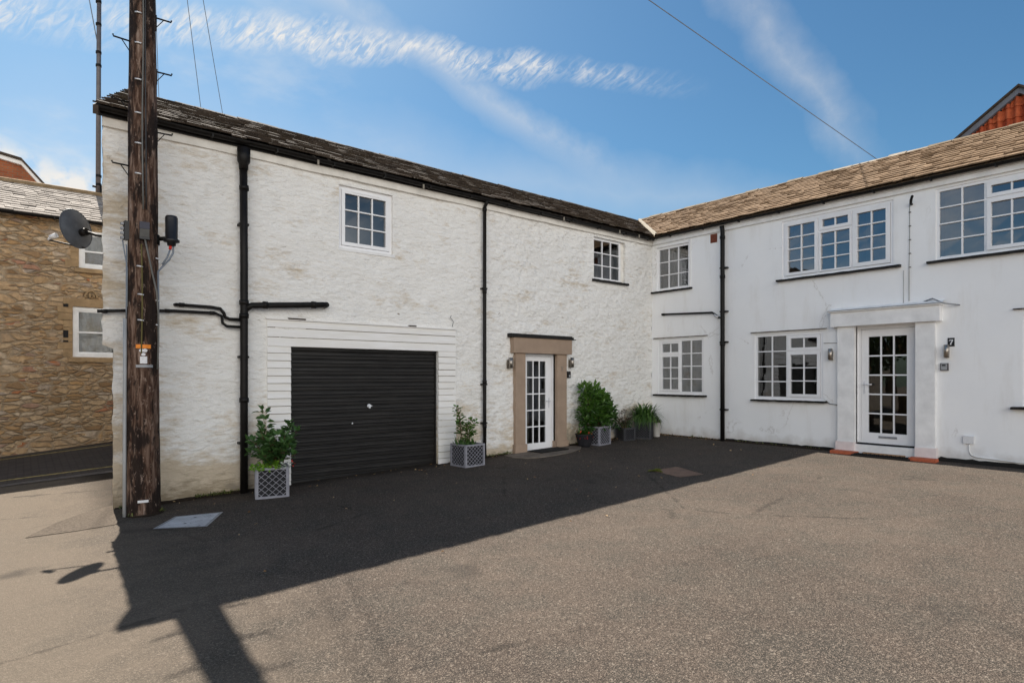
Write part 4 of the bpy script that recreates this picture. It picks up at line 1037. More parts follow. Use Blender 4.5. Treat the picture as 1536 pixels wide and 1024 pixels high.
m = MB(); m.tube([(SX0,sy1,sz1+.01), (SX1,sy1,sz1+.01)], .09, 8); m.build('ridge_tiles', 'stone_dressed', rS)
gutter(S, PS, SX0, SX1, 5.03, 5.03, .22, .06)
for rr, nm_ in ((SU, 'u'), (SLo, 'l')):
    # sliding sash: upper sash in front of lower
    F = MB(); F.ring(PS, *rr, .075, -.13, -.03)
    zm = rr[2] + (rr[3]-rr[2])*(.5 if nm_ == 'l' else .46)
    F.ring(PS, rr[0]+.075, rr[1]-.075, zm-.02, rr[3]-.075, .035, -.09, -.05); F.ring(PS, rr[0]+.075, rr[1]-.075, rr[2]+.075, zm+.02, .04, -.12, -.085)
    wS_ = F.build('window', 'white_paint', S)
    G = MB(); G.quad(PS(rr[0]+.1,zm,-.07), PS(rr[1]-.1,zm,-.07), PS(rr[1]-.1,rr[3]-.1,-.07), PS(rr[0]+.1,rr[3]-.1,-.07)); G.quad(PS(rr[0]+.1,rr[2]+.1,-.10), PS(rr[1]-.1,rr[2]+.1,-.10), PS(rr[1]-.1,zm,-.10), PS(rr[0]+.1,zm,-.10)); G.build('pane', 'glass', wS_, recalc=False)
    room(PS, *rr, .14, .9, wS_, 'room')
    if nm_ == 'l': drape(PS, rr[0]+.09, rr[1]-.09, rr[2]+.06, rr[3]-.06, -.17, wS_, 'curtain', 'blind')
    else: drape(PS, rr[0]+.09, rr[1]-.09, zm+.02, rr[3]-.06, -.17, wS_, 'curtain', 'blind')
sill(S, PS, -11.66, -10.5, 4.015, .10, .07, 'stone_dressed'); sill(S, PS, -11.77, -10.5, 2.03, .10, .07, 'stone_dressed')
m = MB(); m2_ = MB()
for i in range(7):
    z0 = 2.05 + .16*i; w_ = random.choice((.16, .26)); m.box(PS, -11.70-w_, -11.695, z0, z0+.15, -.02, .018+.006*random.random())
for i in range(5):
    z0 = 4.03 + .16*i; w_ = random.choice((.14, .24)); m2_.box(PS, -11.59-w_, -11.585, z0, z0+.15, -.02, .018+.006*random.random())
m.box(PS, -11.86, -10.5, 3.16, 3.33, -.02, .02)
m.build('stone_surround', 'stone_dressed', S); m2_.build('stone_surround', 'stone_dressed', S)
for z0, z1 in ((3.13, 3.20), (2.46, 2.62), (2.36, 2.40)): MB().box(PS, -11.86, -11.77, z0, z1, .0, .03).build('iron_hinge', 'black', S)
m = MB(); m.tube([PS(-11.36 + .11*math.cos(t*math.pi/12), 3.36 + .16*math.sin(t*math.pi/12), .02) for t in range(13)], .022, 6); m.tube([PS(-11.38,3.36,.02), PS(-11.38,3.46,.02)], .02, 6); m.tube([PS(-11.31,3.36,.02), PS(-11.31,3.44,.02)], .02, 6); m.build('carved_stone', 'stone_dressed', S)

# aerial mast on the stone house ridge
MX, MY = -10.965, 9.72
MA = thing('aerial_mast', 'tall thin grey mast with dark clamps rising above the pale slate roof', 'mast', (MX, MY, 6.4))
m = MB().tube([(MX-.01, MY, 6.35), (MX, MY, 9.5), (MX+.02, MY, 13.6)], [.06,.055,.05], 12); m.build('tube', simple('mast_steel', (.14, .125, .125), .5, .4, .3, var=.3), MA)
for z in (6.72, 6.95, 8.9, 9.9, 10.25, 11.0, 11.6, 12.5):
    m = MB().tube([(MX, MY, z-.03), (MX, MY, z+.03)], .068, 12); m.build('clamp', 'black', MA)
m = MB(); m.tube([(MX-.14, MY-.02, 6.66), (MX+.22, MY-.02, 6.62)], .03, 8); m.tube([(MX+.05, MY-.04, 6.36), (MX+.05, MY-.04, 6.7)], .025, 8); m.build('bracket', 'black', MA)
tag(MB().tube([(MX-.01, MY, 10.4), (-11.16, MY+.05, 11.57), (-11.42, MY+.1, 13.3)], .012, 6).build('guy_wire', 'wire'), 'thin guy wire slanting up and left from the tall mast', 'wire')

# brick house further behind
K = thing('brick_house', 'red brick house gable with white barge boards behind the pale slate roof', 'house', (-16, 15, 0))
m = MB(); y = 14.0
pts = [(-19,0), (-10.4,0), (-10.6,6.1), (-12.02,7.42), (-12.56,8.06), (-13.3,8.18), (-19,8.95)]
m.add([(x, y, z) for x, z in pts] + [(x, y+6, z) for x, z in pts], [tuple(range(7)), tuple(range(7, 14))] + [(i, (i+1)%7, 7+(i+1)%7, 7+i) for i in range(7)]); m.build('wall', 'brick', K)
m = MB()
for (xa, za), (xb, zb) in zip(pts[2:-1], pts[3:]):
    m.add([(xa,y-.12,za-.02), (xb,y-.12,zb-.02), (xb,y-.12,zb+.10), (xa,y-.12,za+.10), (xa,y+.02,za-.02), (xb,y+.02,zb-.02), (xb,y+.02,zb+.10), (xa,y+.02,za+.10)], [(0,1,2,3), (0,4,5,1), (3,2,6,7)])
m.build('barge_board', 'white_paint', K)
m = MB()
for (xa, za), (xb, zb) in zip(pts[2:-1], pts[3:]):
    m.add([(xa,y-.2,za+.102), (xb,y-.2,zb+.102), (xb,y-.2,zb+.17), (xa,y-.2,za+.17), (xa,y+6.1,za+.102), (xb,y+6.1,zb+.102), (xb,y+6.1,zb+.17), (xa,y+6.1,za+.17)], [(0,1,2,3), (3,2,6,7), (0,4,5,1)])
m.build('roof', 'tile_dark', K)

# tile-hung house behind the cottage roof
H = thing('tile_hung_house', 'red pantile hung gable with grey barge boards rising behind the tan roof', 'house', (12, -5.7, 0))
gx = 9.0; ap = (-5.68, 9.56); hs = .72; hw = 3.6
m = MB(); x = gx
zb_ = ap[1]-hw*hs
m.add([(x+.05, ap[0]-hw, 0), (x+.05, ap[0]+hw, 0), (x+.05, ap[0]+hw, zb_), (x+.05, ap[0], ap[1]-.02), (x+.05, ap[0]-hw, zb_)] + [(x+7, ap[0]-hw, 0), (x+7, ap[0]+hw, 0), (x+7, ap[0]+hw, zb_), (x+7, ap[0], ap[1]-.02), (x+7, ap[0]-hw, zb_)], [(0,1,2,3,4), (5,6,7,8,9), (0,1,6,5), (1,2,7,6), (0,4,9,5)]); m.build('wall', 'brick', H)
m = MB(); pw, ph = .20, .30
for j in range(14):
    z0 = ap[1] - .12 - (j+1)*ph
    y0 = ap[0] - hw
    i = 0
    while y0 < ap[0] + hw:
        lim = ap[1] - .16 - abs(y0 + pw/2 - ap[0])*hs
        if z0 < lim - .02:
            zt = min(z0 + ph + .03, lim + .08); t = random.random(); vs = []
            for k in range(7):
                a = k/6; yy = y0 + pw*a; b = .055*math.sin(a*2*math.pi - .6) + .03
                vs += [(gx - b - .045, yy, z0), (gx - b - .005, yy, zt)]
            m.add(vs, [(2*k, 2*k+2, 2*k+3, 2*k+1) for k in range(6)], t, True)
            o_ = len(m.v)
            m.add([p for p in vs[0::2]] + [(gx, p[1], z0) for p in vs[0::2]], [(k, k+1, k+8, k+7) for k in range(6)], t*.3)
        y0 += pw
m.build('hung_tiles', 'pantile', H, recalc=False)
m = MB()
for sg in (-1, 1):
    for (o1, o2, d0_, d1_) in ((-.10, .10, -.16, .02),):
        a0 = (ap[0], ap[1]); a1 = (ap[0] + sg*hw*1.05, ap[1] - hw*1.05*hs)
        m.add([(gx+d0_, a0[0], a0[1]-.10), (gx+d0_, a1[0], a1[1]-.10), (gx+d0_, a1[0], a1[1]+.06), (gx+d0_, a0[0], a0[1]+.06), (gx+d1_, a0[0], a0[1]-.10), (gx+d1_, a1[0], a1[1]-.10), (gx+d1_, a1[0], a1[1]+.06), (gx+d1_, a0[0], a0[1]+.06)], [(0,1,2,3), (0,4,5,1), (3,2,6,7), (1,5,6,2)])
m.build('barge_board', simple('grey_barge_paint', (.16, .18, .22), .6, .3, var=.15), H)
m = MB()
for sg in (-1, 1):
    a0 = ap; a1 = (ap[0] + sg*hw*1.08, ap[1] - hw*1.08*hs)
    m.add([(gx-.24,a0[0],a0[1]+.062), (gx-.24,a1[0],a1[1]+.062), (gx-.24,a1[0],a1[1]+.13), (gx-.24,a0[0],a0[1]+.13), (gx+7.2,a0[0],a0[1]+.062), (gx+7.2,a1[0],a1[1]+.062), (gx+7.2,a1[0],a1[1]+.13), (gx+7.2,a0[0],a0[1]+.13)], [(0,1,2,3), (3,2,6,7), (0,4,5,1), (1,5,6,2)])
m.build('roof', 'tile_dark', H)

# ochre cottage across the yard (mirrored in the ground-floor panes)
O = thing('ochre_cottage', 'ochre rendered cottage mirrored in the ground floor window panes', 'house', (-33, -3, 0))
m = MB(); Q = lambda u, z, d: (-30+d, u, z)
m.box(Q, -9, 3, -1.2, 4.6, -6, 0); m.build('wall', 'ochre', O)
m = MB(); m.add([(-29.7,-9.2,4.5), (-29.7,3.2,4.5), (-33,3.2,6.6), (-33,-9.2,6.6), (-36.3,-9.2,4.5), (-36.3,3.2,4.5)], [(0,1,2,3), (3,2,5,4), (0,3,4), (1,5,2)]); m.build('roof', 'tile_dark', O)
for u in (-7.5, -4.5, -1, 1.4):
    for z in (.6, 2.9):
        m = MB().ring(Q, u-.5, u+.5, z, z+1.1, .07, -.02, .03); w = m.build('window', 'white_paint', O); MB().quad(Q(u-.45,z+.05,.012), Q(u+.45,z+.05,.012), Q(u+.45,z+1.05,.012), Q(u-.45,z+1.05,.012)).build('pane', 'room_dark', w)

# ================================================================== PLANTS
def rot2(x, y, a): return (x*math.cos(a) - y*math.sin(a), x*math.sin(a) + y*math.cos(a))
def planter(t, w=.46, h=.44, lat='lattice', nd=5):
    b = MB(); i = w/2 - .03
    Q = lambda a, z, c: (a, -c, z)
    b.box(Q, -i, i, .01, h-.03, -i, i); o = b.build('planter', 'planter_inner', t, local=True)
    L = MB(); fr = .032; half = w/2
    for k in range(4):
        ang = k*math.pi/2
        Pk = lambda u, z, d, ang=ang: (*rot2(u, -(half-.012)-d, ang), z)
        L.ring(Pk, -half+.012, half-.012, 0, h, fr, -.012, .012)
        # diagonal slats clipped to the frame
        u0, u1, z0, z1 = -half+fr, half-fr, fr, h-fr; step = (u1-u0)/nd*1.0
        for sg in (-1, 1):
            c = -3*w
            while c < 3*w:
                pts = []
                for u in (u0, u1):
                    z = (z0+z1)/2 + sg*.9*u + c
                    if z0 <= z <= z1: pts.append((u, z))
                for z in (z0, z1):
                    u = (z - (z0+z1)/2 - c)/(sg*.9)
                    if u0 < u < u1: pts.append((u, z))
                if len(pts) >= 2:
                    (a0, b0), (a1, b1) = pts[0], pts[-1]
                    if math.hypot(a1-a0, b1-b0) > .03:
                        dx, dz = a1-a0, b1-b0; ln = math.hypot(dx, dz); nx, nz = -dz/ln*.0034, dx/ln*.0034; off = .001 if sg > 0 else -.003
                        vs = [Pk(a0-nx,b0-nz,off), Pk(a0+nx,b0+nz,off), Pk(a1+nx,b1+nz,off), Pk(a1-nx,b1-nz,off), Pk(a0-nx,b0-nz,off-.006), Pk(a0+nx,b0+nz,off-.006), Pk(a1+nx,b1+nz,off-.006), Pk(a1-nx,b1-nz,off-.006)]
                        L.add(vs, [(0,1,2,3), (0,4,5,1), (2,6,7,3), (0,3,7,4), (1,5,6,2)])
                c += step*.9
    L.build('lattice', lat, o, local=True)
    s = MB(); s.quad((-i,-i,h-.05), (i,-i,h-.05), (i,i,h-.05), (-i,i,h-.05)); s.build('soil', 'soil', o, local=True)
    return o
def rnd_dir(zb=.3):
    while True:
        v = Vector((random.uniform(-1,1), random.uniform(-1,1), random.uniform(-1,1)))
        if .1 < v.length < 1: v.normalize(); v.z += zb; return v.normalized()
def stems_plant(t, h0, stems, leafmat, L, W, per, spread, stemmat='stem', local=True, tl=(0,1)):
    S_ = MB(); F = MB()
    for (x, y, tx, ty, H) in stems:
        pts = []; n = 9
        for i in range(n+1):
            q = i/n; pts.append(Vector((x + (tx-x)*q**1.3 + .012*math.sin(q*7+x*40), y + (ty-y)*q**1.3 + .012*math.cos(q*6+y*30), h0-.05 + (H+.05)*q)))
        S_.tube(pts, [.008*(1-.7*i/n) for i in range(n+1)], 5)
        for k in range(per):
            q = random.uniform(.25, 1.0)**.8; i = min(n-1, int(q*n)); p = pts[i].lerp(pts[i+1], q*n-i)
            a = random.uniform(0, 2*math.pi); el = random.uniform(-.1, .9)
            d = Vector((math.cos(a), math.sin(a), el)); s = random.uniform(.65, 1.1)*(1.1-.35*q)
            off = d.normalized()*random.uniform(0, spread)
            if off.length > .03: S_.tube([p, p+off], .003, 4, False)
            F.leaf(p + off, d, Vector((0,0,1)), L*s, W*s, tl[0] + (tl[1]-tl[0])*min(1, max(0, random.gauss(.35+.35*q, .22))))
        for k in range(4):
            a = random.uniform(0, 6.28); F.leaf(pts[-1], Vector((math.cos(a), math.sin(a), 1.2)), Vector((0,0,1)), L*.75, W*.7, .8)
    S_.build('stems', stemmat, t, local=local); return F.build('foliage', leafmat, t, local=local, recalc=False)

# 1 laurel beside the soil pipe
c1 = (-9.715, -.60)
t = thing('potted_laurel', 'leafy laurel in a grey lattice planter between black soil pipe and garage door', 'potted plant', (c1[0], c1[1], gz(*c1)-.005), R(-15))
planter(t, .46, .44, nd=4)
random.seed(5)
stm = [(random.uniform(-.15,.15), random.uniform(-.15,.15), random.uniform(-.30,.30), random.uniform(-.22,.2), random.uniform(.30,.58)) for i in range(13)]
stm += [(-.08,.05,-.12,.05,.84), (-.05,.0,-.08,.0,.70), (.1,.03,.24,.0,.62), (.12,.0,.36,.0,.52)]
stm += [(random.uniform(-.15,.15), random.uniform(-.15,.15), random.uniform(-.30,.32), random.uniform(-.25,.2), random.uniform(.18,.42)) for i in range(12)]
stems_plant(t, .42, stm, 'laurel', .15, .072, 20, .05)
m = MB()
for k in range(150):
    x = random.uniform(-.28, .12); y = random.uniform(-.27, -.0); z = .43 + random.uniform(-.03,.08)
    m.leaf(Vector((x,y,z)), rnd_dir(.3), Vector((0,0,1)), .05, .045, random.random())
m.build('trailing_foliage', 'lime', t, local=True, recalc=False)
m = MB()
for k in range(40):
    m.leaf(Vector((random.uniform(.1,.26), random.uniform(-.25,-.1), .43+random.uniform(-.01,.06))), rnd_dir(.4), Vector((0,0,1)), .04, .018, random.random())
m.build('silver_foliage', mat_leaf('silver_leaf', (.25, .3, .24), (.5, .55, .48)), t, local=True, recalc=False)
m = MB()
for k in range(4): m.leaf(Vector((.27+random.uniform(0,.06), -.12, .47+random.uniform(-.03,.03))), rnd_dir(), Vector((0,0,1)), .03, .03, random.random())
m.build('flowers', 'petal', t, local=True, recalc=False)
# 2 sparse shrub by the thin downpipe
c2 = (-6.14, -.52)
t = thing('potted_shrub', 'sparse thin stemmed shrub in a grey lattice planter between garage and thin downpipe', 'potted plant', (c2[0], c2[1], gz(*c2)-.005), R(3))
planter(t, .47, .41, nd=5)
random.seed(8)
stm = [(-.12,0,-.24,0,.68), (-.10,.03,-.16,.05,.55), (.0,.0,.10,0,.45), (.03,.02,.16,.0,.40), (-.05,.0,.0,.0,.34)]
stems_plant(t, .40, stm, 'bush', .10, .05, 46, .07)
m = MB()
for k in range(120):
    a = random.uniform(0,6.28); rr_ = random.uniform(0,.2); m.leaf(Vector((rr_*math.cos(a)-.05, rr_*math.sin(a), .37)), Vector((random.uniform(-.5,.5), random.uniform(-.5,.5), 1)), Vector((1,0,0)), random.uniform(.08,.2), .022, random.random()*.6)
m.build('underplanting', 'grassleaf', t, local=True, recalc=False)
# 3 round evergreen bush
c3 = (-2.40, -.31)
t = thing('potted_evergreen', 'dense bright green evergreen bush in a grey lattice planter right of the tan doorway', 'potted plant', (c3[0], c3[1], gz(*c3)-.005), R(7))
planter(t, .46, .42, nd=5)
random.seed(21)
m = MB(); stv = MB()
cl_ = [(-.18,.05,.62,.26), (-.30,.05,.85,.22), (-.22,.06,1.1,.22), (-.36,.1,1.25,.13), (.0,.05,.95,.27), (.08,.0,.72,.27), (-.02,.1,1.17,.20), (.22,.02,.90,.20), (-.42,.05,.68,.17), (.30,.0,.62,.16), (-.05,-.05,.52,.24), (-.40,.0,.48,.14), (.42,.0,.60,.08), (.16,.0,1.06,.14), (.44,.0,.78,.15), (.52,.0,.58,.11), (.36,.05,.95,.12), (.28,-.05,.72,.2)]
for (x, y, z, r) in [(a+.04, b, c, d) for a, b, c, d in cl_]:
    stv.tube([(x*.25, y*.3, .38), (x*.7, y*.7, .38+(z-.38)*.6), (x, y, z)], .01, 5)
    for k in range(int(520*r)):
        d = rnd_dir(.0); p = Vector((x,y,z)) + Vector((d.x, d.y*.85, d.z))*r*(random.random()**.25)
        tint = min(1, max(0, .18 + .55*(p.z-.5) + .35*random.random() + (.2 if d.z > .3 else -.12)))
        m.leaf(p, (d + rnd_dir(.5)*.8), Vector((0,0,1)), random.uniform(.10,.155), random.uniform(.042,.058), tint)
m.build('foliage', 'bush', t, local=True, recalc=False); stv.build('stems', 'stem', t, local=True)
# 4 red flowers in a dark bowl
c4 = (-2.86, -.36)
t = thing('flower_bowl', 'dark round pot of red flowers at the foot of the bright green bush', 'potted plant', (c4[0], c4[1], gz(*c4)-.005))
m = MB().lathe((0,0,0), [(0,0), (.13,0), (.15,.05), (.20,.26), (.215,.28), (.20,.285), (.185,.24), (0,.23)]); m.build('pot', 'planter_inner', t, local=True)
m = MB(); fl = MB(); random.seed(3)
for k in range(170):
    d = rnd_dir(.5); m.leaf(Vector((d.x*.17*random.random(), d.y*.17*random.random(), .24+.10*random.random())), d, Vector((0,0,1)), .06, .045, random.random()*.7)
for k in range(46):
    a = random.uniform(0,6.28); rr_ = random.uniform(.05,.24); fl.leaf(Vector((rr_*math.cos(a), rr_*math.sin(a)-.02, .24+random.uniform(-.12,.12))), rnd_dir(.4), Vector((0,0,1)), .035, .035, random.random())
for k in range(8): m.leaf(Vector((-.16,0,.26+.03*k)), rnd_dir(.8), Vector((0,0,1)), .05, .03, .8)
m.build('foliage', 'bush', t, local=True, recalc=False); fl.build('flowers', 'petal', t, local=True, recalc=False)
# 5 small dark planter with dusky twigs
c5 = (-1.40, -.30)
t = thing('potted_twigs', 'dark brown twiggy plant in a small dark planter beside the strap leaved plant', 'potted plant', (c5[0], c5[1], gz(*c5)-.005), R(-12))
planter(t, .34, .30, 'lattice_dark', 5)
random.seed(4)
stm = [(random.uniform(-.1,.1), random.uniform(-.1,.1), random.uniform(-.42,.35), random.uniform(-.2,.2), random.uniform(.15,.42)) for i in range(16)]
stems_plant(t, .29, stm, 'dusky', .06, .03, 16, .06)
m = MB()
for k in range(160): m.leaf(Vector((random.uniform(-.42,.1), random.uniform(-.15,.1), random.uniform(.28,.46))), rnd_dir(.3), Vector((0,0,1)), .06, .035, random.random()*.6)
m.build('low_foliage', 'laurel', t, local=True, recalc=False)
# 6 strap-leaved plant
c6 = (-.86, -.42)
t = thing('strap_leaved_plant', 'arching strap leaved green plant in a dark planter in the corner', 'potted plant', (c6[0], c6[1], gz(*c6)-.005), R(30))
planter(t, .40, .40, 'lattice_dark', 5)
random.seed(9); m = MB()
for k in range(560):
    a = random.uniform(0, 6.28); L = random.uniform(.6, 1.0); out = random.uniform(.2, .6)*L*1.05; up = math.sqrt(max(.02, L*L-out*out))*.78
    x0, y0 = .12*random.gauss(0,.6), .12*random.gauss(0,.6); w_ = random.uniform(.010,.017); prev = None; dr = random.uniform(.2,1.25)
    ca, sa = math.cos(a), math.sin(a); vs = []; n = 7
    for i in range(n+1):
        q = i/n; p = Vector((x0 + ca*out*q, y0 + sa*out*q, .36 + up*(q*1.5 - (.5+dr)*q*q)))
        ww = w_*(1 - q**2.2)+.0008; vs += [p + Vector((-sa,ca,0))*ww, p - Vector((-sa,ca,0))*ww]
    m.add(vs, [(2*i, 2*i+1, 2*i+3, 2*i+2) for i in range(n)], min(1, max(0, random.gauss(.4,.28))), True)
m.build('foliage', 'grassleaf', t, local=True, recalc=False)
# 7 tall white pot
c7 = (-.42, -.46)
t = thing('white_pot', 'tall narrow off-white pot with a small dry plant at the corner of both walls', 'potted plant', (c7[0], c7[1], gz(*c7)-.005))
m = MB().lathe((0,0,0), [(0,0), (.075,0), (.08,.02), (.105,.34), (.115,.35), (.10,.355), (.09,.32), (0,.31)]); m.build('pot', 'pot_white', t, local=True)
m = MB(); random.seed(6)
for k in range(90):
    d = rnd_dir(.6); m.leaf(Vector((d.x*.06, d.y*.06, .33+.12*random.random())), d, Vector((0,0,1)), .07, .03, random.random())
m.build('foliage', 'olive', t, local=True, recalc=False)

# brown leaf litter in the corner and scattered bits
random.seed(17); m = MB()
for k in range(420):
    if k < 200: x = -random.uniform(.05, 2.0)**1; y = -abs(random.gauss(.12,.08)); 
    elif k < 300: x = -abs(random.gauss(.12,.08)); y = -random.uniform(.1, 2.0)
    else: x = random.uniform(-11, 0); y = -abs(random.gauss(.25,.25)) if random.random() < .6 else -random.uniform(.3, 5)
    m.leaf(Vector((x, y, gz(x,y)+.012+.02*random.random()*(k < 300))), Vector((random.uniform(-1,1), random.uniform(-1,1), random.uniform(-.1,.25))), Vector((0,0,1)), random.uniform(.025,.06), random.uniform(.015,.03), random.random()**1.6)
tag(m.build('leaf_litter', 'dryleaf', recalc=False), 'brown dry leaves and crumbs scattered at the foot of the walls', 'leaf litter')['kind'] = 'stuff'

random.seed(23)
def soil_edge(pts, w0, w1, name='soil_strip'):
    m = MB(); vs = []; n = len(pts)
    for i, (x, y, nx, ny) in enumerate(pts):
        w_ = w0 + (w1-w0)*(.5 + .5*noise.noise(Vector((x*2.3, y*2.3, 4)))) + .03*noise.noise(Vector((x*9, y*9, 1)))
        for q, h in ((-.06, .03), (w_*.45, .022), (w_, .002)):
            X, Y = x + nx*q, y + ny*q; vs.append((X, Y, gz(X, Y) + h + (.012*noise.noise(Vector((X*8, Y*8, 2))) if q < w_ else 0)))
    m.add(vs, [(3*i+k, 3*i+k+1, 3*i+k+4, 3*i+k+3) for i in range(n-1) for k in (0, 1)], .5, True)
    struct(m.build(name, 'soil', recalc=False))
soil_edge([(-11.6 + i*.1, 0, 0, -1) for i in range(21)], .05, .16)
soil_edge([(-6.1 + i*.1, 0, 0, -1) for i in range(14)], .03, .11)
soil_edge([(-3.05 + i*.1, 0, 0, -1) for i in range(31)], .06, .20)
soil_edge([(0, -.0 - i*.1, -1, 0) for i in range(44)], .03, .14)
soil_edge([(PX + .19*math.cos(a*math.pi/12), PY + .19*math.sin(a*math.pi/12), math.cos(a*math.pi/12), math.sin(a*math.pi/12)) for a in range(25)], .02, .09)
m = MB()
for k in range(900):
    if k < 330: x, y = random.uniform(-11.55, -9.7), -abs(random.gauss(.04, .03))
    elif k < 420: a = random.uniform(0, 6.28); x, y = PX + .215*math.cos(a), PY + .215*math.sin(a)
    elif k < 620: x, y = random.uniform(-3.0, -.1), -abs(random.gauss(.06, .05))
    elif k < 760: x, y = -abs(random.gauss(.03, .02)), random.uniform(-4.3, -.3)
    else: x, y = random.uniform(-6, -4.7), -abs(random.gauss(.04, .03))
    if noise.noise(Vector((x*1.7, y*1.7, 9))) < -.02: continue
    m.leaf(Vector((x, y, gz(x, y)+.015)), Vector((random.uniform(-.6,.6), random.uniform(-.6,.6), random.uniform(.2,1))), Vector((0,0,1)), random.uniform(.025,.075), random.uniform(.008,.02), random.random())
tag(m.build('weeds', 'olive', recalc=False), 'small weeds sprouting along the dirty foot of the white walls and pole', 'weeds')['kind'] = 'stuff'
# tree across the lane mirrored in the panes
def tree(x, y, H, seed, label):
    random.seed(seed); t = thing('garden_tree', label, 'tree', (x, y, gz(x,y)))
    m = MB(); m.tube([(x,y,gz(x,y)-.3), (x+.1,y,H*.3), (x,y+.15,H*.6)], [.25,.18,.1], 10)
    cr = MB()
    for k in range(16):
        d = rnd_dir(.2); c = Vector((x,y,H*.65)) + Vector((d.x*H*.26, d.y*H*.26, d.z*H*.28)); m.tube([(x,y+.1,H*.45), c], [.07,.02], 6)
        for j in range(260):
            p = c + rnd_dir(0)*H*.15*random.random()**.5; cr.leaf(p, rnd_dir(.2), Vector((0,0,1)), .22, .13, random.random())
    m.build('trunk', 'stem', t); cr.build('crown', 'tree_leaf', t, recalc=False)
tree(-26.5, -11.5, 7.5, 31, 'tallest leafy tree beside the ochre cottage, mirrored in the window panes')
tree(-22.5, -2.6, 6.6, 32, 'middle leafy tree in front of the ochre cottage, mirrored in the door panes')
tree(-20.5, 1.4, 5.6, 33, 'smallest leafy tree nearest the stone house, mirrored in the door panes')

# ================================================================== world, sun, camera
SUN_AZ, SUN_EL = R(2.6), R(51.0)     # azimuth from +Y towards +X
w = bpy.data.worlds.new('World'); scene.world = w; w.use_nodes = True
nt = w.node_tree; N = nt.nodes; Lk = nt.links
bg = N['Background']; out = N['World Output']
sky = N.new('ShaderNodeTexSky'); sky.sky_type = 'NISHITA'; sky.sun_disc = False
sky.sun_elevation = SUN_EL; sky.sun_rotation = SUN_AZ; sky.altitude = 50; sky.air_density = 1.0; sky.dust_density = .8; sky.ozone_density = 2.2
tc = N.new('ShaderNodeTexCoord'); DIR = tc.outputs['Generated']
def wm(op, a, b=0., clamp=False):
    x = N.new('ShaderNodeMath'); x.operation = op; x.use_clamp = clamp
    for i, v in ((0, a), (1, b)):
        if isinstance(v, (int, float)): x.inputs[i].default_value = v
        else: Lk.new(v, x.inputs[i])
    return x.outputs[0]
def wdot(v):
    x = N.new('ShaderNodeVectorMath'); x.operation = 'DOT_PRODUCT'; Lk.new(DIR, x.inputs[0]); x.inputs[1].default_value = tuple(v); return x.outputs['Value']
def wramp(f, *st):
    x = N.new('ShaderNodeValToRGB'); Lk.new(f, x.inputs[0]); e = x.color_ramp.elements; x.color_ramp.interpolation = 'EASE'
    while len(e) < len(st): e.new(.5)
    for i, (p, c) in enumerate(st): e[i].position = p; e[i].color = (c, c, c, 1)
    return x.outputs[0]
def wnoise(scale, detail, sc=(1,1,1), rough=.55, loc=(0,0,0), dist=0, rot=(0,0,0)):
    mp = N.new('ShaderNodeMapping'); Lk.new(DIR, mp.inputs[0]); mp.inputs['Scale'].default_value = sc; mp.inputs['Location'].default_value = loc; mp.inputs['Rotation'].default_value = rot
    x = N.new('ShaderNodeTexNoise'); Lk.new(mp.outputs[0], x.inputs[0]); x.inputs['Scale'].default_value = scale; x.inputs['Detail'].default_value = detail; x.inputs['Roughness'].default_value = rough; x.inputs['Distortion'].default_value = dist
    return x.outputs['Fac']
YAW = math.atan2(738, 904)
def sdir(u, v):
    r = (u-768)/904; h = (565-v)/904
    return Vector((r*math.cos(YAW) + math.sin(YAW), -r*math.sin(YAW) + math.cos(YAW), h)).normalized()
def band(p, q, wa, wb, t0, t1, fa=.25, fb=.25):
    """streak of cirrus along the great circle p-q; half-width wa at p, wb at q (radians)"""
    a, b = sdir(*p), sdir(*q); nrm_ = a.cross(b).normalized(); ax = (b - a*a.dot(b)).normalized()
    along = wm('DIVIDE', wdot(ax), math.sin(a.angle(b)))
    dist = wm('ABSOLUTE', wm('ADD', wdot(nrm_), wm('MULTIPLY', wm('SUBTRACT', wnoise(8, 5), .5), .085)))
    width = wm('ADD', wa, wm('MULTIPLY', along, wb-wa))
    core = wm('SUBTRACT', 1., wm('DIVIDE', dist, wm('MAXIMUM', width, .004)), True)
    fade = wm('MULTIPLY', wramp(wm('DIVIDE', wm('SUBTRACT', along, t0-fa), fa, True), (0,0), (1,1)), wramp(wm('DIVIDE', wm('SUBTRACT', t1+fb, along), fb, True), (0,0), (1,1)))
    front = wm('GREATER_THAN', wdot((a+b).normalized()), .2)
    return wm('MULTIPLY', wm('MULTIPLY', core, fade), front)
e1 = (sdir(480, 30) - sdir(440, 75)).normalized(); e2 = sdir(460, 55).cross(e1).normalized()
cmb = N.new('ShaderNodeCombineXYZ'); Lk.new(wm('MULTIPLY', wdot(e1), 38.), cmb.inputs[0]); Lk.new(wm('MULTIPLY', wdot(e2), 125.), cmb.inputs[1])
rn = N.new('ShaderNodeTexNoise'); Lk.new(cmb.outputs[0], rn.inputs[0]); rn.inputs['Scale'].default_value = 1.0; rn.inputs['Detail'].default_value = 7; rn.inputs['Roughness'].default_value = .62; rn.inputs['Distortion'].default_value = .8
rip = rn.outputs['Fac']
b1 = band((60, 12), (930, 118), .038, .022, -.1, .85, .5, .3)
b1 = wm('MULTIPLY', b1, wm('MULTIPLY', wramp(rip, (.34, .06), (.70, 1)), wramp(wnoise(9, 5, dist=.6), (.34, .32), (.60, 1))))
b2 = wm('MULTIPLY', band((480, -10), (930, 270), .034, .034, -.2, .7, .3, .4), wramp(wnoise(16, 6, (1,1,1), .65), (.3,.5), (.7,1)))
b3 = wm('MULTIPLY', band((1120, -10), (1300, 230), .042, .036, -.3, .8, .3, .4), wramp(wnoise(12, 6, (1,1,1), .65), (.3,.45), (.7,1)))
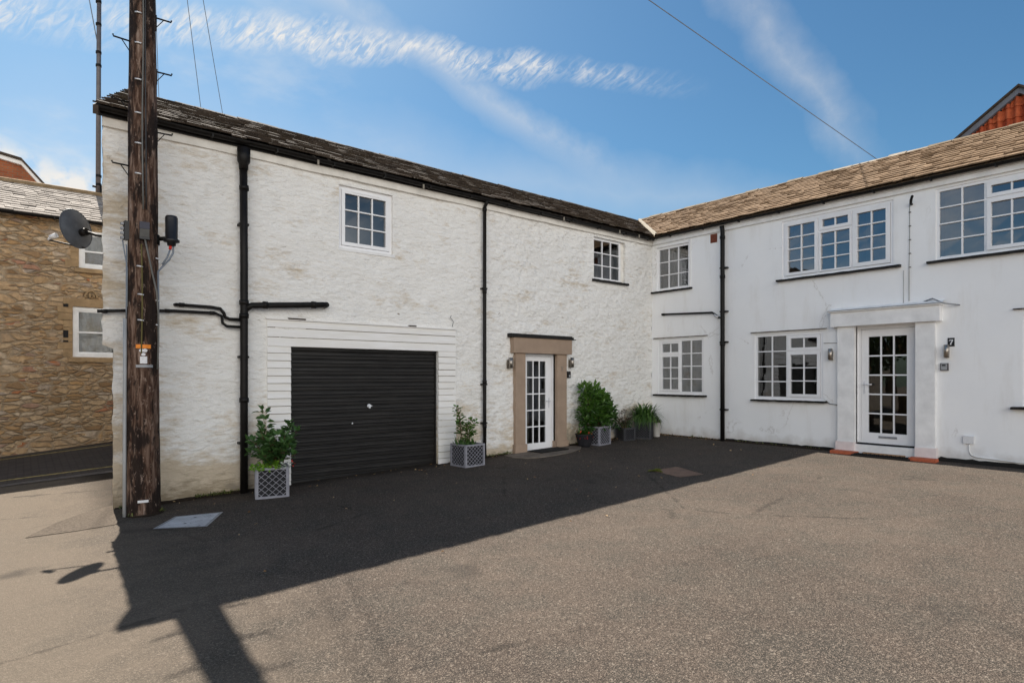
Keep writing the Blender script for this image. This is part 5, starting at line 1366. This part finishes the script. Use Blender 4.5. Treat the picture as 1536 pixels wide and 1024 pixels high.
b4 = wm('MULTIPLY', wramp(wnoise(5, 5, (1,1,2.2), .6, (2,1,0)), (.48,0), (.74,1)), wramp(wdot(sdir(-60, 120)), (.80,0), (.98,.6)))
b5 = wm('MULTIPLY', band((40, 262), (180, 275), .03, .03, -.5, 1.3, .5, .5), wramp(wnoise(26, 4), (.38,0), (.6,1)))
b6 = wm('MULTIPLY', band((300, 240), (1000, 300), .12, .06, -.2, 1, .4, .4), .22)
m1 = wm('ADD', wm('MULTIPLY', b1, 1.05), wm('MULTIPLY', b2, .36)); m1 = wm('ADD', m1, wm('MULTIPLY', b3, .32)); m1 = wm('ADD', m1, wm('MULTIPLY', b4, .5)); m1 = wm('ADD', m1, wm('MULTIPLY', b5, .9)); m1 = wm('ADD', m1, b6)
# unseen bright cumulus behind the camera (north), added and shaped to brighten the walls
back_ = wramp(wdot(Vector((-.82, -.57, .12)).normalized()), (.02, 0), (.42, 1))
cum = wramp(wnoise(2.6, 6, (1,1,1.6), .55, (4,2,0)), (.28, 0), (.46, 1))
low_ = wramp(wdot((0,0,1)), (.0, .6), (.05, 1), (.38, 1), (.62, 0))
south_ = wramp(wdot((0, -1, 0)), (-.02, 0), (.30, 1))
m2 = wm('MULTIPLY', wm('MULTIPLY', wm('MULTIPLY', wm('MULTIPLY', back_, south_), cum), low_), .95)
# scattered low cloud in the west, mirrored in the upper panes of the cottage
west = wramp(wdot(Vector((-1, .28, .2)).normalized()), (.72, 0), (.95, 1))
m3 = wm('MULTIPLY', wm('MULTIPLY', west, wramp(wnoise(4.5, 6, (1, 1, 2.2), .6, (1, 6, 2)), (.42, 0), (.66, 1))), wm('MULTIPLY', wramp(wdot((0,0,1)), (.0, .4), (.1, 1), (.24, .8), (.42, .1)), .7))
m4 = wm('MULTIPLY', wm('MULTIPLY', wramp(wdot(Vector((.45, -.86, .28)).normalized()), (.80, 0), (.97, 1)), wramp(wnoise(5, 6, (1, 1, 1.6), .6, (7, 3, 1)), (.40, 0), (.62, 1))), .6)
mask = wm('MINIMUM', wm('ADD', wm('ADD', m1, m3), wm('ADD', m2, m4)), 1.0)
SKY_K = .105
bg.inputs['Strength'].default_value = SKY_K; hs = N.new('ShaderNodeHueSaturation'); hs.inputs['Saturation'].default_value = 1.16; Lk.new(sky.outputs[0], hs.inputs['Color']); mc = N.new('ShaderNodeMix'); mc.data_type = 'RGBA'; mc.blend_type = 'MULTIPLY'; mc.inputs[0].default_value = 1.0
Lk.new(hs.outputs[0], mc.inputs[6]); mc.inputs[7].default_value = (.80, 1.06, 1.06, 1); Lk.new(mc.outputs[2], bg.inputs['Color'])
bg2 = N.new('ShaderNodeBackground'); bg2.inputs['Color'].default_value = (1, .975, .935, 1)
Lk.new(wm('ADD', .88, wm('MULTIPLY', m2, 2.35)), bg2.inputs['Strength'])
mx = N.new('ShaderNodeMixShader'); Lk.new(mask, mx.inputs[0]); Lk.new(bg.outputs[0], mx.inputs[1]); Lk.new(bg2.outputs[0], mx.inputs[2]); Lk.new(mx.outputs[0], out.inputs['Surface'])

sl_ = bpy.data.lights.new('sun', 'SUN'); sl_.energy = 11.5; sl_.angle = R(.53); sl_.color = (1, .93, .83)
so_ = bpy.data.objects.new('sun', sl_); col.objects.link(so_)
tosun = Vector((math.sin(SUN_AZ)*math.cos(SUN_EL), math.cos(SUN_AZ)*math.cos(SUN_EL), math.sin(SUN_EL)))
so_.rotation_euler = tosun.to_track_quat('Z', 'Y').to_euler(); so_.location = (0, 0, 20)

cd = bpy.data.cameras.new('camera'); cam = bpy.data.objects.new('camera', cd); col.objects.link(cam)
cam.location = (-12.5914, -9.7299, 1.6); cam.rotation_euler = (R(90), 0, -YAW)
cd.sensor_width = 36; cd.lens = 36*904/1536; cd.shift_y = 53/1536; cd.clip_start = .05; cd.clip_end = 3000
scene.camera = cam
scene.view_settings.view_transform = 'Standard'; scene.view_settings.look = 'None'; scene.view_settings.exposure = 0
scene.cycles.max_bounces = 7; scene.cycles.diffuse_bounces = 4; scene.cycles.glossy_bounces = 3; scene.cycles.transparent_max_bounces = 12
